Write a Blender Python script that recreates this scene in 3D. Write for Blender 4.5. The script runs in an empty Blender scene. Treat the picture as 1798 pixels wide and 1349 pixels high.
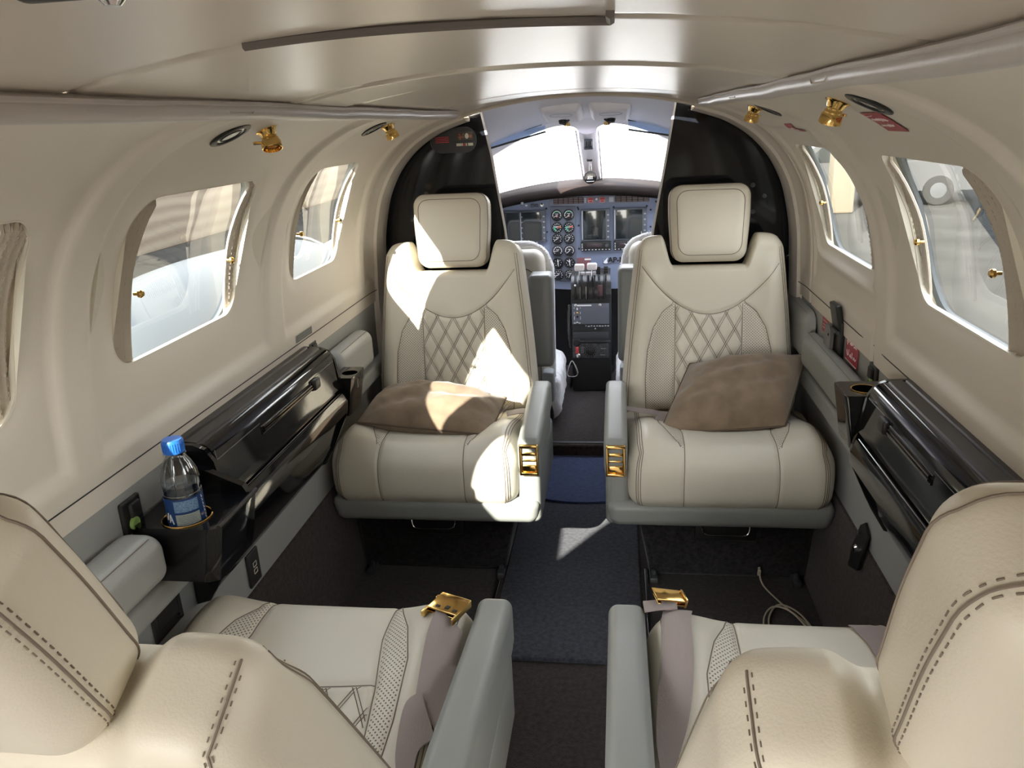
# Cabin of a small turboprop aircraft: four ivory club seats, black consoles, cockpit beyond.
SKY, SUNE, SUND, EXPO = 6.0, 22.0, (.42, 1.0, -.61), 1.15
import bpy, math, random
from math import sin, cos, tan, pi, sqrt, exp, floor, radians, atan2, hypot
from mathutils import Vector, Matrix, Euler
random.seed(4)
SC = bpy.context.scene
COL = SC.collection

# ------------------------------------------------------------------ small maths
def clamp(v, a=0.0, b=1.0): return a if v < a else b if v > b else v
def sstep(a, b, v):
    t = clamp((v - a) / (b - a)); return t * t * (3 - 2 * t)
def lerp(a, b, t): return a + (b - a) * t
def interp(pts, v):
    if v <= pts[0][0]: return pts[0][1]
    for (a, b), (c, d) in zip(pts, pts[1:]):
        if v <= c: return b + (d - b) * (v - a) / (c - a)
    return pts[-1][1]
def catmull(P, n=8, closed=False):
    P = [Vector(p) for p in P]; out = []; m = len(P)
    for i in range(m if closed else m - 1):
        if closed: p0, p1, p2, p3 = P[i-1], P[i], P[(i+1) % m], P[(i+2) % m]
        else: p0, p1, p2, p3 = P[max(i-1, 0)], P[i], P[i+1], P[min(i+2, m-1)]
        for k in range(n):
            t = k / n
            out.append(.5 * ((2*p1) + (p2-p0)*t + (2*p0-5*p1+4*p2-p3)*t*t + (3*p1-p0-3*p2+p3)*t**3))
    if not closed: out.append(P[-1])
    return out
def hsh(i, j=0, k=0):
    v = sin(i*12.9898 + j*78.233 + k*37.719) * 43758.5453
    return v - floor(v)
def noise2(x, y):
    i, j = floor(x), floor(y); fx, fy = x-i, y-j
    fx = fx*fx*(3-2*fx); fy = fy*fy*(3-2*fy)
    return lerp(lerp(hsh(i, j), hsh(i+1, j), fx), lerp(hsh(i, j+1), hsh(i+1, j+1), fx), fy) - .5

# ------------------------------------------------------------------ geometry collector
def axis_samples(h, r, n, seg):
    e = [(h-r) + r*tan(radians(45*(1-k/seg))) for k in range(seg+1)]      # h ... h-r
    mid = [lerp(-(h-r), h-r, k/n) for k in range(1, n)]
    return [-v for v in e] + mid + e[::-1]
def rb_proj(p, h, r):
    inner = [clamp(p[i], -(h[i]-r), h[i]-r) for i in range(3)]
    d = Vector((p[0]-inner[0], p[1]-inner[1], p[2]-inner[2]))
    if d.length < 1e-9:
        k = max(range(3), key=lambda i: abs(p[i])/h[i]); d = Vector((0, 0, 0)); d[k] = 1 if p[k] > 0 else -1
    d.normalize()
    return Vector(inner) + d*r, d
class Pad:
    """a rounded cushion: half sizes h, edge radius r, and a warp of its surface"""
    def __init__(s, h, r, warp=None): s.h, s.r, s.warp = h, r, warp
    def pt(s, p, off=0.0):
        q, n = rb_proj(p, s.h, s.r)
        if s.warp: q = s.warp(q, n)
        return q + n*off
    def grid(s, n, seg=3):
        A = [axis_samples(s.h[i], s.r, n[i], seg) for i in range(3)]
        V, F, key, raw = [], [], {}, []
        def vid(p):
            k = (round(p[0], 6), round(p[1], 6), round(p[2], 6))
            if k not in key:
                key[k] = len(V); q, nn = rb_proj(p, s.h, s.r)
                if s.warp: q = s.warp(q, nn)
                V.append(q); raw.append((p, nn))
            return key[k]
        for ax in range(3):
            u, v = (ax+1) % 3, (ax+2) % 3
            for sg in (-1, 1):
                for i in range(len(A[u])-1):
                    for j in range(len(A[v])-1):
                        q = []
                        for a, b in ((i, j), (i+1, j), (i+1, j+1), (i, j+1)):
                            p = [0, 0, 0]; p[ax] = sg*s.h[ax]; p[u] = A[u][a]; p[v] = A[v][b]
                            q.append(vid(p))
                        F.append(q if sg > 0 else q[::-1])
        return V, F, raw
class G:
    def __init__(s): s.v, s.f, s.at = [], [], {}
    def add(s, V, F, M=None):
        o = len(s.v)
        s.v += [tuple(M @ Vector(p)) if M else tuple(p) for p in V]
        s.f += [tuple(i+o for i in f) for f in F]
        return s
    def box(s, c, size, r=.003, rot=None, seg=2, n=(1, 1, 1), warp=None):
        h = [x/2 for x in size]; r = min(r, min(h)*.98)
        V, F, _ = Pad(h, r, warp).grid(n, seg)
        M = Matrix.Translation(c)
        if rot is not None: M = M @ (rot if isinstance(rot, Matrix) else Euler(rot).to_matrix().to_4x4())
        return s.add(V, F, M)
    def tube(s, P, r, n=6, closed=False, caps=True):
        P = [Vector(p) for p in P]; m = len(P)
        if m < 2: return s
        rr = r if callable(r) else (lambda t: r)
        T = []
        for i in range(m):
            a = P[i-1] if (i > 0 or closed) else P[i]
            b = P[(i+1) % m] if (i < m-1 or closed) else P[i]
            t = b-a
            T.append(t.normalized() if t.length > 1e-9 else Vector((0, 0, 1)))
        up = Vector((0, 0, 1)) if abs(T[0].z) < .9 else Vector((1, 0, 0))
        N = (up - T[0]*up.dot(T[0])).normalized(); V, F = [], []
        for i in range(m):
            N = N - T[i]*N.dot(T[i])
            N = N.normalized() if N.length > 1e-6 else T[i].orthogonal().normalized()
            B = T[i].cross(N); q = rr(i/(m-1))
            for k in range(n):
                a = 2*pi*k/n; V.append(P[i] + (N*cos(a) + B*sin(a))*q)
        for i in range(m if closed else m-1):
            for k in range(n):
                a, b = i*n+k, i*n+(k+1) % n; c, d = ((i+1) % m)*n+(k+1) % n, ((i+1) % m)*n+k
                F.append((a, b, c, d))
        if caps and not closed:
            F.append(tuple(range(n))[::-1]); F.append(tuple((m-1)*n+k for k in range(n)))
        return s.add(V, F)
    def lathe(s, prof, M=None, n=24, cap=True):
        V, F = [], []
        for r, z in prof:
            for k in range(n): V.append((r*cos(2*pi*k/n), r*sin(2*pi*k/n), z))
        for i in range(len(prof)-1):
            for k in range(n): F.append((i*n+k, i*n+(k+1) % n, (i+1)*n+(k+1) % n, (i+1)*n+k))
        if cap:
            F.append(tuple(range(n))[::-1]); F.append(tuple((len(prof)-1)*n+k for k in range(n)))
        return s.add(V, F, M)
    def prism(s, poly, fn, a, b):
        """polygon of 2-D points lifted by fn(u,v,w) between w=a and w=b"""
        m = len(poly)
        V = [fn(u, v, a) for u, v in poly] + [fn(u, v, b) for u, v in poly]
        F = [tuple(range(m))[::-1], tuple(range(m, 2*m))] + [(i, (i+1) % m, m+(i+1) % m, m+i) for i in range(m)]
        return s.add(V, F)
    def loft(s, rings, closed=True):
        n = len(rings[0]); V = [p for r in rings for p in r]; F = []
        for i in range(len(rings)-1):
            for k in range(n if closed else n-1):
                F.append((i*n+k, i*n+(k+1) % n, (i+1)*n+(k+1) % n, (i+1)*n+k))
        return s.add(V, F)
    def grid(s, fn, U, W):
        V = [fn(u, w) for u in U for w in W]; m = len(W)
        return s.add(V, [(i*m+j, (i+1)*m+j, (i+1)*m+j+1, i*m+j+1) for i in range(len(U)-1) for j in range(m-1)])
    def ribbon(s, L, R, t=.0016, n=6):
        """a strap with left and right edges L, R"""
        L, R = catmull(L, n), catmull(R, n); m = len(L); V, F = [], []
        for i in range(m):
            d = (L[min(i+1, m-1)] - L[max(i-1, 0)]); nn = (R[i]-L[i]).cross(d)
            nn = nn.normalized()*t if nn.length > 1e-9 else Vector((0, 0, t))
            V += [L[i], (L[i]+R[i])/2, R[i], R[i]+nn, (L[i]+R[i])/2+nn, L[i]+nn]
        for i in range(m-1):
            for k in range(6): F.append((i*6+k, i*6+(k+1) % 6, i*6+6+(k+1) % 6, i*6+6+k))
        F.append((5, 4, 3, 2, 1, 0)); F.append(tuple((m-1)*6+k for k in range(6)))
        return s.add(V, F)
def spaced(a, b, n): return [lerp(a, b, k/n) for k in range(n+1)]

def mesh(name, g, mat, smooth=True, ang=38):
    me = bpy.data.meshes.new(name); me.from_pydata(g.v, [], g.f); me.validate(clean_customdata=False)
    for an, vals in g.at.items():
        if isinstance(vals[0], (tuple, list)):
            at = me.attributes.new(an, 'FLOAT_VECTOR', 'POINT'); at.data.foreach_set('vector', [c for p in vals for c in p])
        else:
            at = me.attributes.new(an, 'FLOAT', 'POINT'); at.data.foreach_set('value', vals)
    for m in (mat if isinstance(mat, list) else [mat]): me.materials.append(m)
    if smooth:
        me.shade_smooth(); me.set_sharp_from_angle(angle=radians(ang))
    me.update()
    return me
def obj(name, g, mat, parent=None, label=None, kind=None, ang=38, smooth=True, cat=None, group=None):
    me = g if isinstance(g, bpy.types.Mesh) else mesh(name, g, mat, smooth, ang)
    o = bpy.data.objects.new(name, me); COL.objects.link(o)
    if parent: o.parent = parent
    if label: o['label'] = label
    if kind: o['kind'] = kind
    if cat: o['category'] = cat
    if group: o['group'] = group
    return o
def thing(name, label, cat, loc=(0, 0, 0), rz=0.0, group=None):
    o = bpy.data.objects.new(name, None); COL.objects.link(o); o.empty_display_size = .05
    o.location = loc; o.rotation_euler = (0, 0, rz); o['label'] = label; o['category'] = cat
    if group: o['group'] = group
    return o
def text_g(txt, size, M, depth=.0004):
    cu = bpy.data.curves.new('lettering', 'FONT'); cu.body = txt; cu.size = size; cu.extrude = depth; cu.offset = .035*size
    cu.align_x = 'CENTER'; cu.align_y = 'CENTER'
    t = bpy.data.objects.new('lettering', cu); COL.objects.link(t)
    me = t.to_mesh(); g = G(); g.add([v.co.copy() for v in me.vertices], [tuple(p.vertices) for p in me.polygons], M)
    t.to_mesh_clear(); bpy.data.objects.remove(t); bpy.data.curves.remove(cu)
    return g

# ------------------------------------------------------------------ materials
def nodes(name):
    m = bpy.data.materials.new(name); m.use_nodes = True
    return m, m.node_tree.nodes, m.node_tree.links, m.node_tree.nodes['Principled BSDF']
def mat(name, col, rough=.5, metal=0.0, bump=0.0, scale=200.0, vary=0.0, vscale=6.0, coat=0.0, spec=.5, sheen=0.0, stretch=None, detail=3.0):
    m, N, L, B = nodes(name)
    B.inputs['Base Color'].default_value = (*col, 1); B.inputs['Roughness'].default_value = rough
    B.inputs['Metallic'].default_value = metal; B.inputs['Specular IOR Level'].default_value = spec
    B.inputs['Coat Weight'].default_value = coat; B.inputs['Coat Roughness'].default_value = .04
    if sheen: B.inputs['Sheen Weight'].default_value = sheen; B.inputs['Sheen Roughness'].default_value = .5
    tc = N.new('ShaderNodeTexCoord'); src = tc.outputs['Object']
    if stretch:
        mp = N.new('ShaderNodeMapping'); mp.inputs['Scale'].default_value = stretch; L.new(src, mp.inputs['Vector']); src = mp.outputs['Vector']
    if bump:
        nz = N.new('ShaderNodeTexNoise'); nz.inputs['Scale'].default_value = scale; nz.inputs['Detail'].default_value = detail
        L.new(src, nz.inputs['Vector'])
        bp = N.new('ShaderNodeBump'); bp.inputs['Strength'].default_value = bump; bp.inputs['Distance'].default_value = .002
        L.new(nz.outputs['Fac'], bp.inputs['Height']); L.new(bp.outputs['Normal'], B.inputs['Normal'])
    if vary:
        n2 = N.new('ShaderNodeTexNoise'); n2.inputs['Scale'].default_value = vscale; n2.inputs['Detail'].default_value = 4
        L.new(src, n2.inputs['Vector'])
        rp = N.new('ShaderNodeValToRGB'); e = rp.color_ramp.elements
        e[0].position = .3; e[1].position = .7
        e[0].color = (*[c*(1-vary) for c in col], 1); e[1].color = (*[min(1, c*(1+vary)) for c in col], 1)
        L.new(n2.outputs['Fac'], rp.inputs['Fac']); L.new(rp.outputs['Color'], B.inputs['Base Color'])
    return m
def leather_mat(name, col):
    m, N, L, B = nodes(name)
    B.inputs['Roughness'].default_value = .42
    tc = N.new('ShaderNodeTexCoord')
    nz = N.new('ShaderNodeTexNoise'); nz.inputs['Scale'].default_value = 420; nz.inputs['Detail'].default_value = 2
    L.new(tc.outputs['Object'], nz.inputs['Vector'])
    n2 = N.new('ShaderNodeTexNoise'); n2.inputs['Scale'].default_value = 14; n2.inputs['Detail'].default_value = 5
    L.new(tc.outputs['Object'], n2.inputs['Vector'])
    ad = N.new('ShaderNodeMath'); ad.operation = 'MULTIPLY_ADD'; ad.inputs[1].default_value = 2.2
    L.new(n2.outputs['Fac'], ad.inputs[0]); L.new(nz.outputs['Fac'], ad.inputs[2])
    bp = N.new('ShaderNodeBump'); bp.inputs['Strength'].default_value = .16; bp.inputs['Distance'].default_value = .002
    L.new(ad.outputs[0], bp.inputs['Height']); L.new(bp.outputs['Normal'], B.inputs['Normal'])
    # perforated panels: rows of pin holes, staggered
    at = N.new('ShaderNodeAttribute'); at.attribute_name = 'puv'
    pf = N.new('ShaderNodeAttribute'); pf.attribute_name = 'perf'
    ds = []
    for k in (0, 1):
        vm = N.new('ShaderNodeVectorMath'); vm.operation = 'MULTIPLY_ADD'
        vm.inputs[1].default_value = (125, 125, 0); vm.inputs[2].default_value = (.5*k, .5*k, 0)
        L.new(at.outputs['Vector'], vm.inputs[0])
        fr = N.new('ShaderNodeVectorMath'); fr.operation = 'FRACTION'; L.new(vm.outputs[0], fr.inputs[0])
        sb = N.new('ShaderNodeVectorMath'); sb.operation = 'SUBTRACT'; sb.inputs[1].default_value = (.5, .5, 0); L.new(fr.outputs[0], sb.inputs[0])
        ln = N.new('ShaderNodeVectorMath'); ln.operation = 'LENGTH'; L.new(sb.outputs[0], ln.inputs[0]); ds.append(ln.outputs['Value'])
    mn = N.new('ShaderNodeMath'); mn.operation = 'MINIMUM'; L.new(ds[0], mn.inputs[0]); L.new(ds[1], mn.inputs[1])
    lt = N.new('ShaderNodeMath'); lt.operation = 'LESS_THAN'; lt.inputs[1].default_value = .17; L.new(mn.outputs[0], lt.inputs[0])
    gt = N.new('ShaderNodeMath'); gt.operation = 'GREATER_THAN'; gt.inputs[1].default_value = .0015; L.new(pf.outputs['Fac'], gt.inputs[0])
    ml = N.new('ShaderNodeMath'); ml.operation = 'MULTIPLY'; L.new(lt.outputs[0], ml.inputs[0]); L.new(gt.outputs[0], ml.inputs[1])
    mx = N.new('ShaderNodeMix'); mx.data_type = 'RGBA'
    mx.inputs['A'].default_value = (*col, 1); mx.inputs['B'].default_value = (.16, .12, .09, 1)
    L.new(ml.outputs[0], mx.inputs['Factor']); L.new(mx.outputs['Result'], B.inputs['Base Color'])
    return m
def glass_mat(name, tint=(1, 1, 1), gloss=.06):
    m, N, L, B = nodes(name); N.remove(B)
    tr = N.new('ShaderNodeBsdfTransparent'); tr.inputs['Color'].default_value = (*tint, 1)
    gl = N.new('ShaderNodeBsdfGlossy'); gl.inputs['Roughness'].default_value = .02
    fr = N.new('ShaderNodeLayerWeight'); fr.inputs['Blend'].default_value = .5
    pw = N.new('ShaderNodeMath'); pw.operation = 'POWER'; pw.inputs[1].default_value = 4.0; L.new(fr.outputs['Facing'], pw.inputs[0])
    ml = N.new('ShaderNodeMath'); ml.operation = 'MULTIPLY_ADD'; ml.inputs[1].default_value = .5; ml.inputs[2].default_value = gloss; ml.use_clamp = True
    mx = N.new('ShaderNodeMixShader'); L.new(pw.outputs[0], ml.inputs[0]); L.new(ml.outputs[0], mx.inputs['Fac'])
    L.new(tr.outputs[0], mx.inputs[1]); L.new(gl.outputs[0], mx.inputs[2]); L.new(mx.outputs[0], N['Material Output'].inputs['Surface'])
    return m
def carpet_mat(name, col, vary=.5):
    m = mat(name, col, rough=.95, bump=.9, scale=420, vary=vary, vscale=90, spec=.1, sheen=.25)
    return m

IVORY = leather_mat('ivory_leather', (.72, .672, .565))
THREAD = mat('brown_thread', (.13, .10, .08), .8)
SEAM = mat('seam_shadow_thread', (.22, .18, .145), .8)  # darker beige-brown thread of the seam lines
LINER = mat('cream_liner', (.78, .72, .64), .48, bump=.10, scale=300)
HEAD = mat('satin_headliner', (.70, .64, .565), .31, bump=.03, scale=30, stretch=(1, 14, 1), spec=.36)
TUBE = mat('padded_vinyl', (.60, .56, .54), .38, bump=.15, scale=160)
GREY = mat('grey_leather', (.30, .312, .297), .40, bump=.12, scale=380)
GREYP = mat('grey_side_panel', (.33, .335, .325), .5, bump=.12, scale=320)
KICK = carpet_mat('brown_side_carpet', (.035, .025, .024))
FLOORM = carpet_mat('brown_floor_carpet', (.032, .024, .022))
RUNNER = carpet_mat('charcoal_blue_carpet', (.040, .043, .058))
BLUEMAT = carpet_mat('blue_mat_pile', (.040, .058, .135), .25)
BLACK = mat('black_lacquer', (.006, .006, .007), .07, spec=.6)
PARTM = mat('partition_black_gloss', (.005, .006, .008), .08, spec=.33)
BROWNBLK = mat('ribbed_lid_plastic', (.022, .018, .017), .28)
DARK = mat('black_plastic', (.012, .012, .013), .4)
DGREY = mat('dark_grey_metal', (.06, .063, .068), .45)
GOLD = mat('polished_brass', (.93, .62, .22), .12, 1.0)
AMBER = mat('amber_lens', (.30, .09, .02), .15, .3)
CHROME = mat('chrome', (.8, .8, .8), .12, 1.0)
BELT = mat('mauve_webbing', (.36, .30, .285), .75, bump=.35, scale=900, stretch=(1, .1, 1), sheen=.2)
SUEDE = mat('brown_suede', (.235, .172, .118), .95, bump=.4, scale=70, vary=.22, vscale=16, sheen=.35, spec=.15)
SHADE = mat('pleated_shade_cloth', (.52, .46, .385), .85, bump=.3, scale=500)
FRAMEM = mat('window_reveal_plastic', (.70, .66, .56), .5)
SEAL = mat('grey_window_seal', (.10, .11, .115), .55)
GLASS = glass_mat('smoked_clear_acrylic', (.40, .412, .408), .03)
WSGLASS = glass_mat('windshield_glass', (.97, .98, 1.0))
PANEL = mat('blue_grey_panel_paint', (.20, .235, .335), .5)
SCREEN = mat('dark_display_glass', (.015, .02, .022), .12, coat=.6)
WHITE = mat('white_marking', (.85, .85, .85), .5)
GREEN = mat('green_marking', (.05, .55, .28), .5)
RED = mat('red_marking', (.50, .03, .05), .5)
REDP = mat('red_placard', (.42, .045, .065), .5)
FLEECE = mat('white_sheepskin', (.80, .79, .78), .95, bump=1.0, scale=150, sheen=.5)
BLUECAP = mat('blue_cap_plastic', (.02, .16, .62), .35)
COCK = mat('cockpit_lining', (.84, .82, .86), .6, bump=.1, scale=150)
GLARE = mat('glareshield_vinyl', (.016, .012, .011), .9, bump=.3, scale=250, spec=.08)
GREENK = mat('green_jack_plug', (.28, .42, .12), .45)
CABLE = mat('cream_cable_rubber', (.50, .44, .34), .5)
VISOR = glass_mat('tinted_visor', (.72, .83, .98), .10)
KNOBW = mat('ivory_lever_knob', (.72, .66, .64), .4)
# ================================================================== the cabin shell
YR, YB = -1.15, 2.44            # rear end, bulkhead
PROF = [(.664, .70), (.662, .735), (.658, .80), (.650, .90), (.628, 1.0), (.604, 1.06), (.566, 1.12), (.508, 1.178), (.436, 1.222), (.366, 1.247), (.335, 1.256)]
_c = catmull([(x, z, 0) for x, z in PROF], 12)
_s = [0]
for a, b in zip(_c, _c[1:]): _s.append(_s[-1] + (b-a).length)
def prof(t):
    """point and outward normal on the liner profile at arc length t"""
    t = clamp(t, 0, _s[-1])
    for i in range(len(_s)-1):
        if t <= _s[i+1] + 1e-12:
            k = (t-_s[i])/max(1e-9, _s[i+1]-_s[i]); p = _c[i].lerp(_c[i+1], k); d = (_c[i+1]-_c[i]).normalized()
            return p.x, p.y, d.y, -d.x
_zt = [(p.y, s) for p, s in zip(_c, _s)]
def t_of_z(z): return interp(_zt, z)
def xw(z): return prof(t_of_z(z))[0]
def rr_sdf(y, z, c, h, r):
    qx, qz = abs(y-c[0])-(h[0]-r), abs(z-c[1])-(h[1]-r)
    return hypot(max(qx, 0), max(qz, 0)) + min(max(qx, qz), 0) - r
def rr_loop(c, h, r, n=8):
    out = []
    for k, (sx, sz) in enumerate(((1, 1), (-1, 1), (-1, -1), (1, -1))):
        for i in range(n+1):
            a = pi/2*(k + i/n); out.append((c[0]+sx*(h[0]-r)+r*cos(a), c[1]+sz*(h[1]-r)+r*sin(a)))
    return out
def cut_grid(A, B, pos, sdf):
    """grid with a hole where sdf<0, the rim snapped on to the outline"""
    ca, cb = A[1]-A[0], B[1]-B[0]; cell = max(ca, cb)*.62; nb = len(B); P, D = [], []
    for a in A:
        for b in B:
            d = sdf(a, b)
            if abs(d) < cell:
                e = 1e-4; ga = (sdf(a+e, b)-sdf(a-e, b))/(2*e); gb = (sdf(a, b+e)-sdf(a, b-e))/(2*e); n = max(1e-6, ga*ga+gb*gb)
                P.append(pos(a-d*ga/n, b-d*gb/n)); D.append(0)
            else: P.append(pos(a, b)); D.append(d)
    F = []
    for i in range(len(A)-1):
        for j in range(nb-1):
            q = [k for k in (i*nb+j, (i+1)*nb+j, (i+1)*nb+j+1, i*nb+j+1) if D[k] >= 0]
            if len(q) >= 3 and any(D[k] > 0 for k in q): F.append(tuple(q))
    return P, F

WIN = {-1: [((.645, 1.011), (.195, .127)), ((1.245, 1.011), (.20, .127)), ((1.885, 1.012), (.168, .127))],
       1: [((.645, 1.011), (.195, .127)), ((1.245, 1.011), (.20, .127)), ((1.90, 1.010), (.225, .125))]}
WR = .048
def band(y, a, b, w=.022): return sstep(a-w/2, a+w/2, y)*(1-sstep(b-w/2, b+w/2, y))
def relief(side, y, z):
    """inward relief of the moulded liner panels"""
    d = 0
    for a, b in ((-.40, -.28), (.26, .36), (.90, .975), (1.565, 1.655)): d = max(d, .010*band(y, a, b))
    d = max(d, .016*sstep(2.30, 2.36, y), .008*band(y, 2.20, 2.26))
    d = max(d, .010*(1-sstep(.765, .79, z)))                     # ledge along the bottom
    d += .005*band(y, .80, 1.585, .012)*0
    if side > 0:
        d -= .009*exp(-((y-1.655)/.004)**2)                       # emergency exit joints
        d -= .009*exp(-((y-2.215)/.004)**2)*(1-sstep(1.10, 1.14, z))
        r = rr_sdf(y, z, (1.90, 1.02), (.265, .16), .06)          # raised lip around the exit window
        d += .009*exp(-((r-.012)/.010)**2)
    for (c, h) in WIN[side]:
        r = rr_sdf(y, z, c, h, WR)
        d -= .004*exp(-(max(r, 0)/.018)**2)
    return d
def wall_pos(side):
    def f(y, t):
        x, z, nx, nz = prof(t); d = relief(side, y, z)
        return Vector((side*(x-nx*d), y, z-nz*d))
    return f
T1 = _s[-1]
for side, nm in ((-1, 'wall_left'), (1, 'wall_right')):
    sd = lambda y, t, side=side: min([rr_sdf(y, prof(t)[1], c, h, WR) for c, h in WIN[side]] + ([rr_sdf(y, t, (-.74, 0), (.39, .50), .06)] if side < 0 else []))  # unseen aft doorway in the left wall, widened to let in fill light
    A = spaced(YR, YB, 450); B = spaced(0, T1, 84)
    P, F = cut_grid(A, B, wall_pos(side), sd)
    g = G(); g.add(P, F if side < 0 else [f[::-1] for f in F])
    obj(nm, g, LINER, kind='structure', ang=60)
def on_wall(side, y, z, off=.0):
    """point on the liner, off metres inside it"""
    x, zz, nx, nz = prof(t_of_z(z)); d = relief(side, y, z) + off
    return Vector((side*(x-nx*d), y, zz-nz*d))
def wall_normal(side, z):
    x, zz, nx, nz = prof(t_of_z(z)); return Vector((-side*nx, 0, -nz))
def wall_patch(side, y0, y1, z0, z1, off=.0012, n=8, shear=0.0):
    g = G(); U, W = spaced(y0, y1, n), spaced(z0, z1, n)
    g.grid(lambda u, w: on_wall(side, u + shear*(w-z0), w, off), U, W)
    return g

# windows: reveal, seal and pane
wn = 0
GX = .052
for side in (-1, 1):
    for k, (c, h) in enumerate(WIN[side]):
        wn += 1
        gc = (c[0]+.035 if k == 2 else c[0]+.02, c[1]-.008); gh = (h[0]+.075 if k == 2 else h[0]+.060, h[1]+.026)
        n = 8
        l0 = rr_loop(c, (h[0]+.002, h[1]+.002), WR, n)
        l1 = rr_loop(gc, (gh[0]+.02, gh[1]+.018), .05, n); l2 = rr_loop(gc, (gh[0], gh[1]), .105, n)
        f = lambda y, z, x: Vector((side*(xw(clamp(z, .80, 1.155)) + x), y, z))
        g = G()
        r0 = [on_wall(side, y, z, .0005) for y, z in l0]
        r0b = [on_wall(side, y, z, -.012) for y, z in l0]
        r1a = [f(y, z, .014) for y, z in l1]
        r1 = [f(y, z, GX-.002) for y, z in l1]; r2 = [f(y, z, GX) for y, z in l2]
        g.loft([r0, r0b, r1a, r1, r2])
        w = obj('window_%d' % wn, g, FRAMEM, kind='structure', ang=30)
        s1 = [f(y, z, GX-.004) for y, z in rr_loop(gc, (gh[0]+.006, gh[1]+.006), .11, n)]
        s2 = [f(y, z, GX-.008) for y, z in rr_loop(gc, (gh[0]-.002, gh[1]-.002), .103, n)]
        s3 = [f(y, z, GX-.004) for y, z in rr_loop(gc, (gh[0]-.012, gh[1]-.012), .095, n)]
        s4 = [f(y, z, GX+.004) for y, z in rr_loop(gc, (gh[0]-.012, gh[1]-.012), .095, n)]
        obj('window_seal', G().loft([s1, s2, s3, s4]), SEAL, w)
        def pane(z, s, gc=gc, gh=gh):
            hz_, hy_, r_ = gh[1]-.010, gh[0]-.010, .097; dz = max(0, abs(z-gc[1])-(hz_-r_))
            return gc[0] + s*(hy_-r_+sqrt(max(0, r_*r_-dz*dz)))
        g = G(); g.grid(lambda z, s: f(pane(z, s), z, GX+.002), [gc[1]+(gh[1]-.0101)*sin(pi/2*a) for a in spaced(-1, 1, 28)], spaced(-1, 1, 10))
        obj('window_pane', g, GLASS, w, ang=70)

# lower grey panels, ledge trim and carpeted kick panels
for side, nm in ((-1, 'left'), (1, 'right')):
    g = G(); pr = [(.660, .742), (.657, .735), (.660, .60), (.663, .46), (.664, .37), (.664, .270)]
    A = spaced(-.36 if side < 0 else YR, YB, 40)
    g.grid(lambda y, k: Vector((side*pr[k][0], y, pr[k][1])), A, range(len(pr)))
    g.f = g.f if side < 0 else [f[::-1] for f in g.f]
    obj('trim_%d' % (1 if side < 0 else 2), g, GREYP, kind='structure')
    g = G(); pr2 = [(.664, .293), (.659, .290), (.652, .26), (.632, .10), (.620, .0), (.60, -.02)]
    g.grid(lambda y, k: Vector((side*pr2[k][0], y, pr2[k][1])), A, range(len(pr2)))
    g.f = g.f if side < 0 else [f[::-1] for f in g.f]
    obj('baseboard_%s' % nm, g, KICK, kind='structure')
    g = G(); g.tube([on_wall(side, y, .737, .0005) for y in spaced(YR, 2.36, 40)], .0012, 6)
    obj('trim_%d' % (3 if side < 0 else 4), g, DARK, kind='structure')
    # padded roll under the headliner
    g = G(); pts = []
    for i, y in enumerate(spaced(YR, 2.27, 90)):
        pts.append(Vector((side*(.345 + .004*noise2(y*5, side*3)), y, 1.2505 + .0035*noise2(y*7, 9+side))))
    g.tube(pts, lambda t: .0125*(1 + .10*noise2(t*24, side*5)), 14)
    g.tube([p + Vector((-side*.012, 0, .006)) for p in pts], .003, 6)
    obj('trim_%d' % (5 if side < 0 else 6), g, TUBE, kind='structure')
    # arched frame in front of the bulkhead
    g = G(); A2 = [t_of_z(.33) if False else 0]
    ring = []
    for y, d in ((2.335, .004), (2.345, .020), (2.39, .026), (2.43, .026), (2.44, .020), (2.44, .0)):
        row = [Vector((side*.664, y, .33))] if False else []
        for t in spaced(0, T1, 40):
            x, z, nx, nz = prof(t); row.append(Vector((side*(x-nx*d), y, z-nz*d)))
        row = [Vector((side*(.664-d), y, .30)), Vector((side*(.664-d), y, .5))] + row
        ring.append(row)
    g.loft(ring, closed=False)
    obj('trim_%d' % (7 if side < 0 else 8), g, LINER, kind='structure')

# headliner with its joints and recessed slots
def ceil_z(x): return 1.2915 - .032*(abs(x)/.345)**2.2
g = G(); U = spaced(-.374, .374, 64); W = spaced(YR, 2.335, 420)
def ceil_pos(x, y):
    z = ceil_z(x)
    for yy in (.60, 1.075, 1.34, 2.02): z += .004*exp(-((y-yy-.04*(x/.345)**2)/.006)**2)
    z -= .0035*sstep(1.08, 1.10, y)*(1-sstep(1.32, 1.335, y))
    return Vector((x, y, z - .012*sstep(2.25, 2.335, y)*(abs(x)/.345)**2))
g.grid(ceil_pos, U, W); g.f = [f[::-1] for f in g.f]
obj('ceiling', g, HEAD, kind='structure', ang=50)
g = G()
pts = [Vector((x, 2.338, ceil_z(x)-.004-.012*(abs(x)/.345)**2)) for x in spaced(-.345, .345, 30)]
g.tube(pts, .006, 8)
obj('trim_9', g, HEAD, kind='structure')
g = G(); pts = [Vector((x, .605 + .01*sin(x*9), ceil_z(x)-.002)) for x in spaced(-.16, .112, 24)]
g.tube(pts + [Vector((.112, .575, ceil_z(.11)-.002))], .0035, 6)
obj('trim_10', g, mat('ceiling_slot_shadow_gap', (.16, .145, .13), .6), kind='structure')

for sx in (-1, 1):
    g = G(); g.box((sx*.205 - .012, 1.72, .004), (.010, .40, .010), .002); obj('trim_seat_rail', g, CHROME, kind='structure')
# floors
g = G(); g.box((0, .75, -.02), (1.28, 3.85, .04), .004)
obj('floor', g, FLOORM, kind='structure')
g = G(); g.box((0, 3.30, .02), (1.3, 1.26, .08), .01)
obj('floor_front', g, FLOORM, kind='structure')
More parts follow.
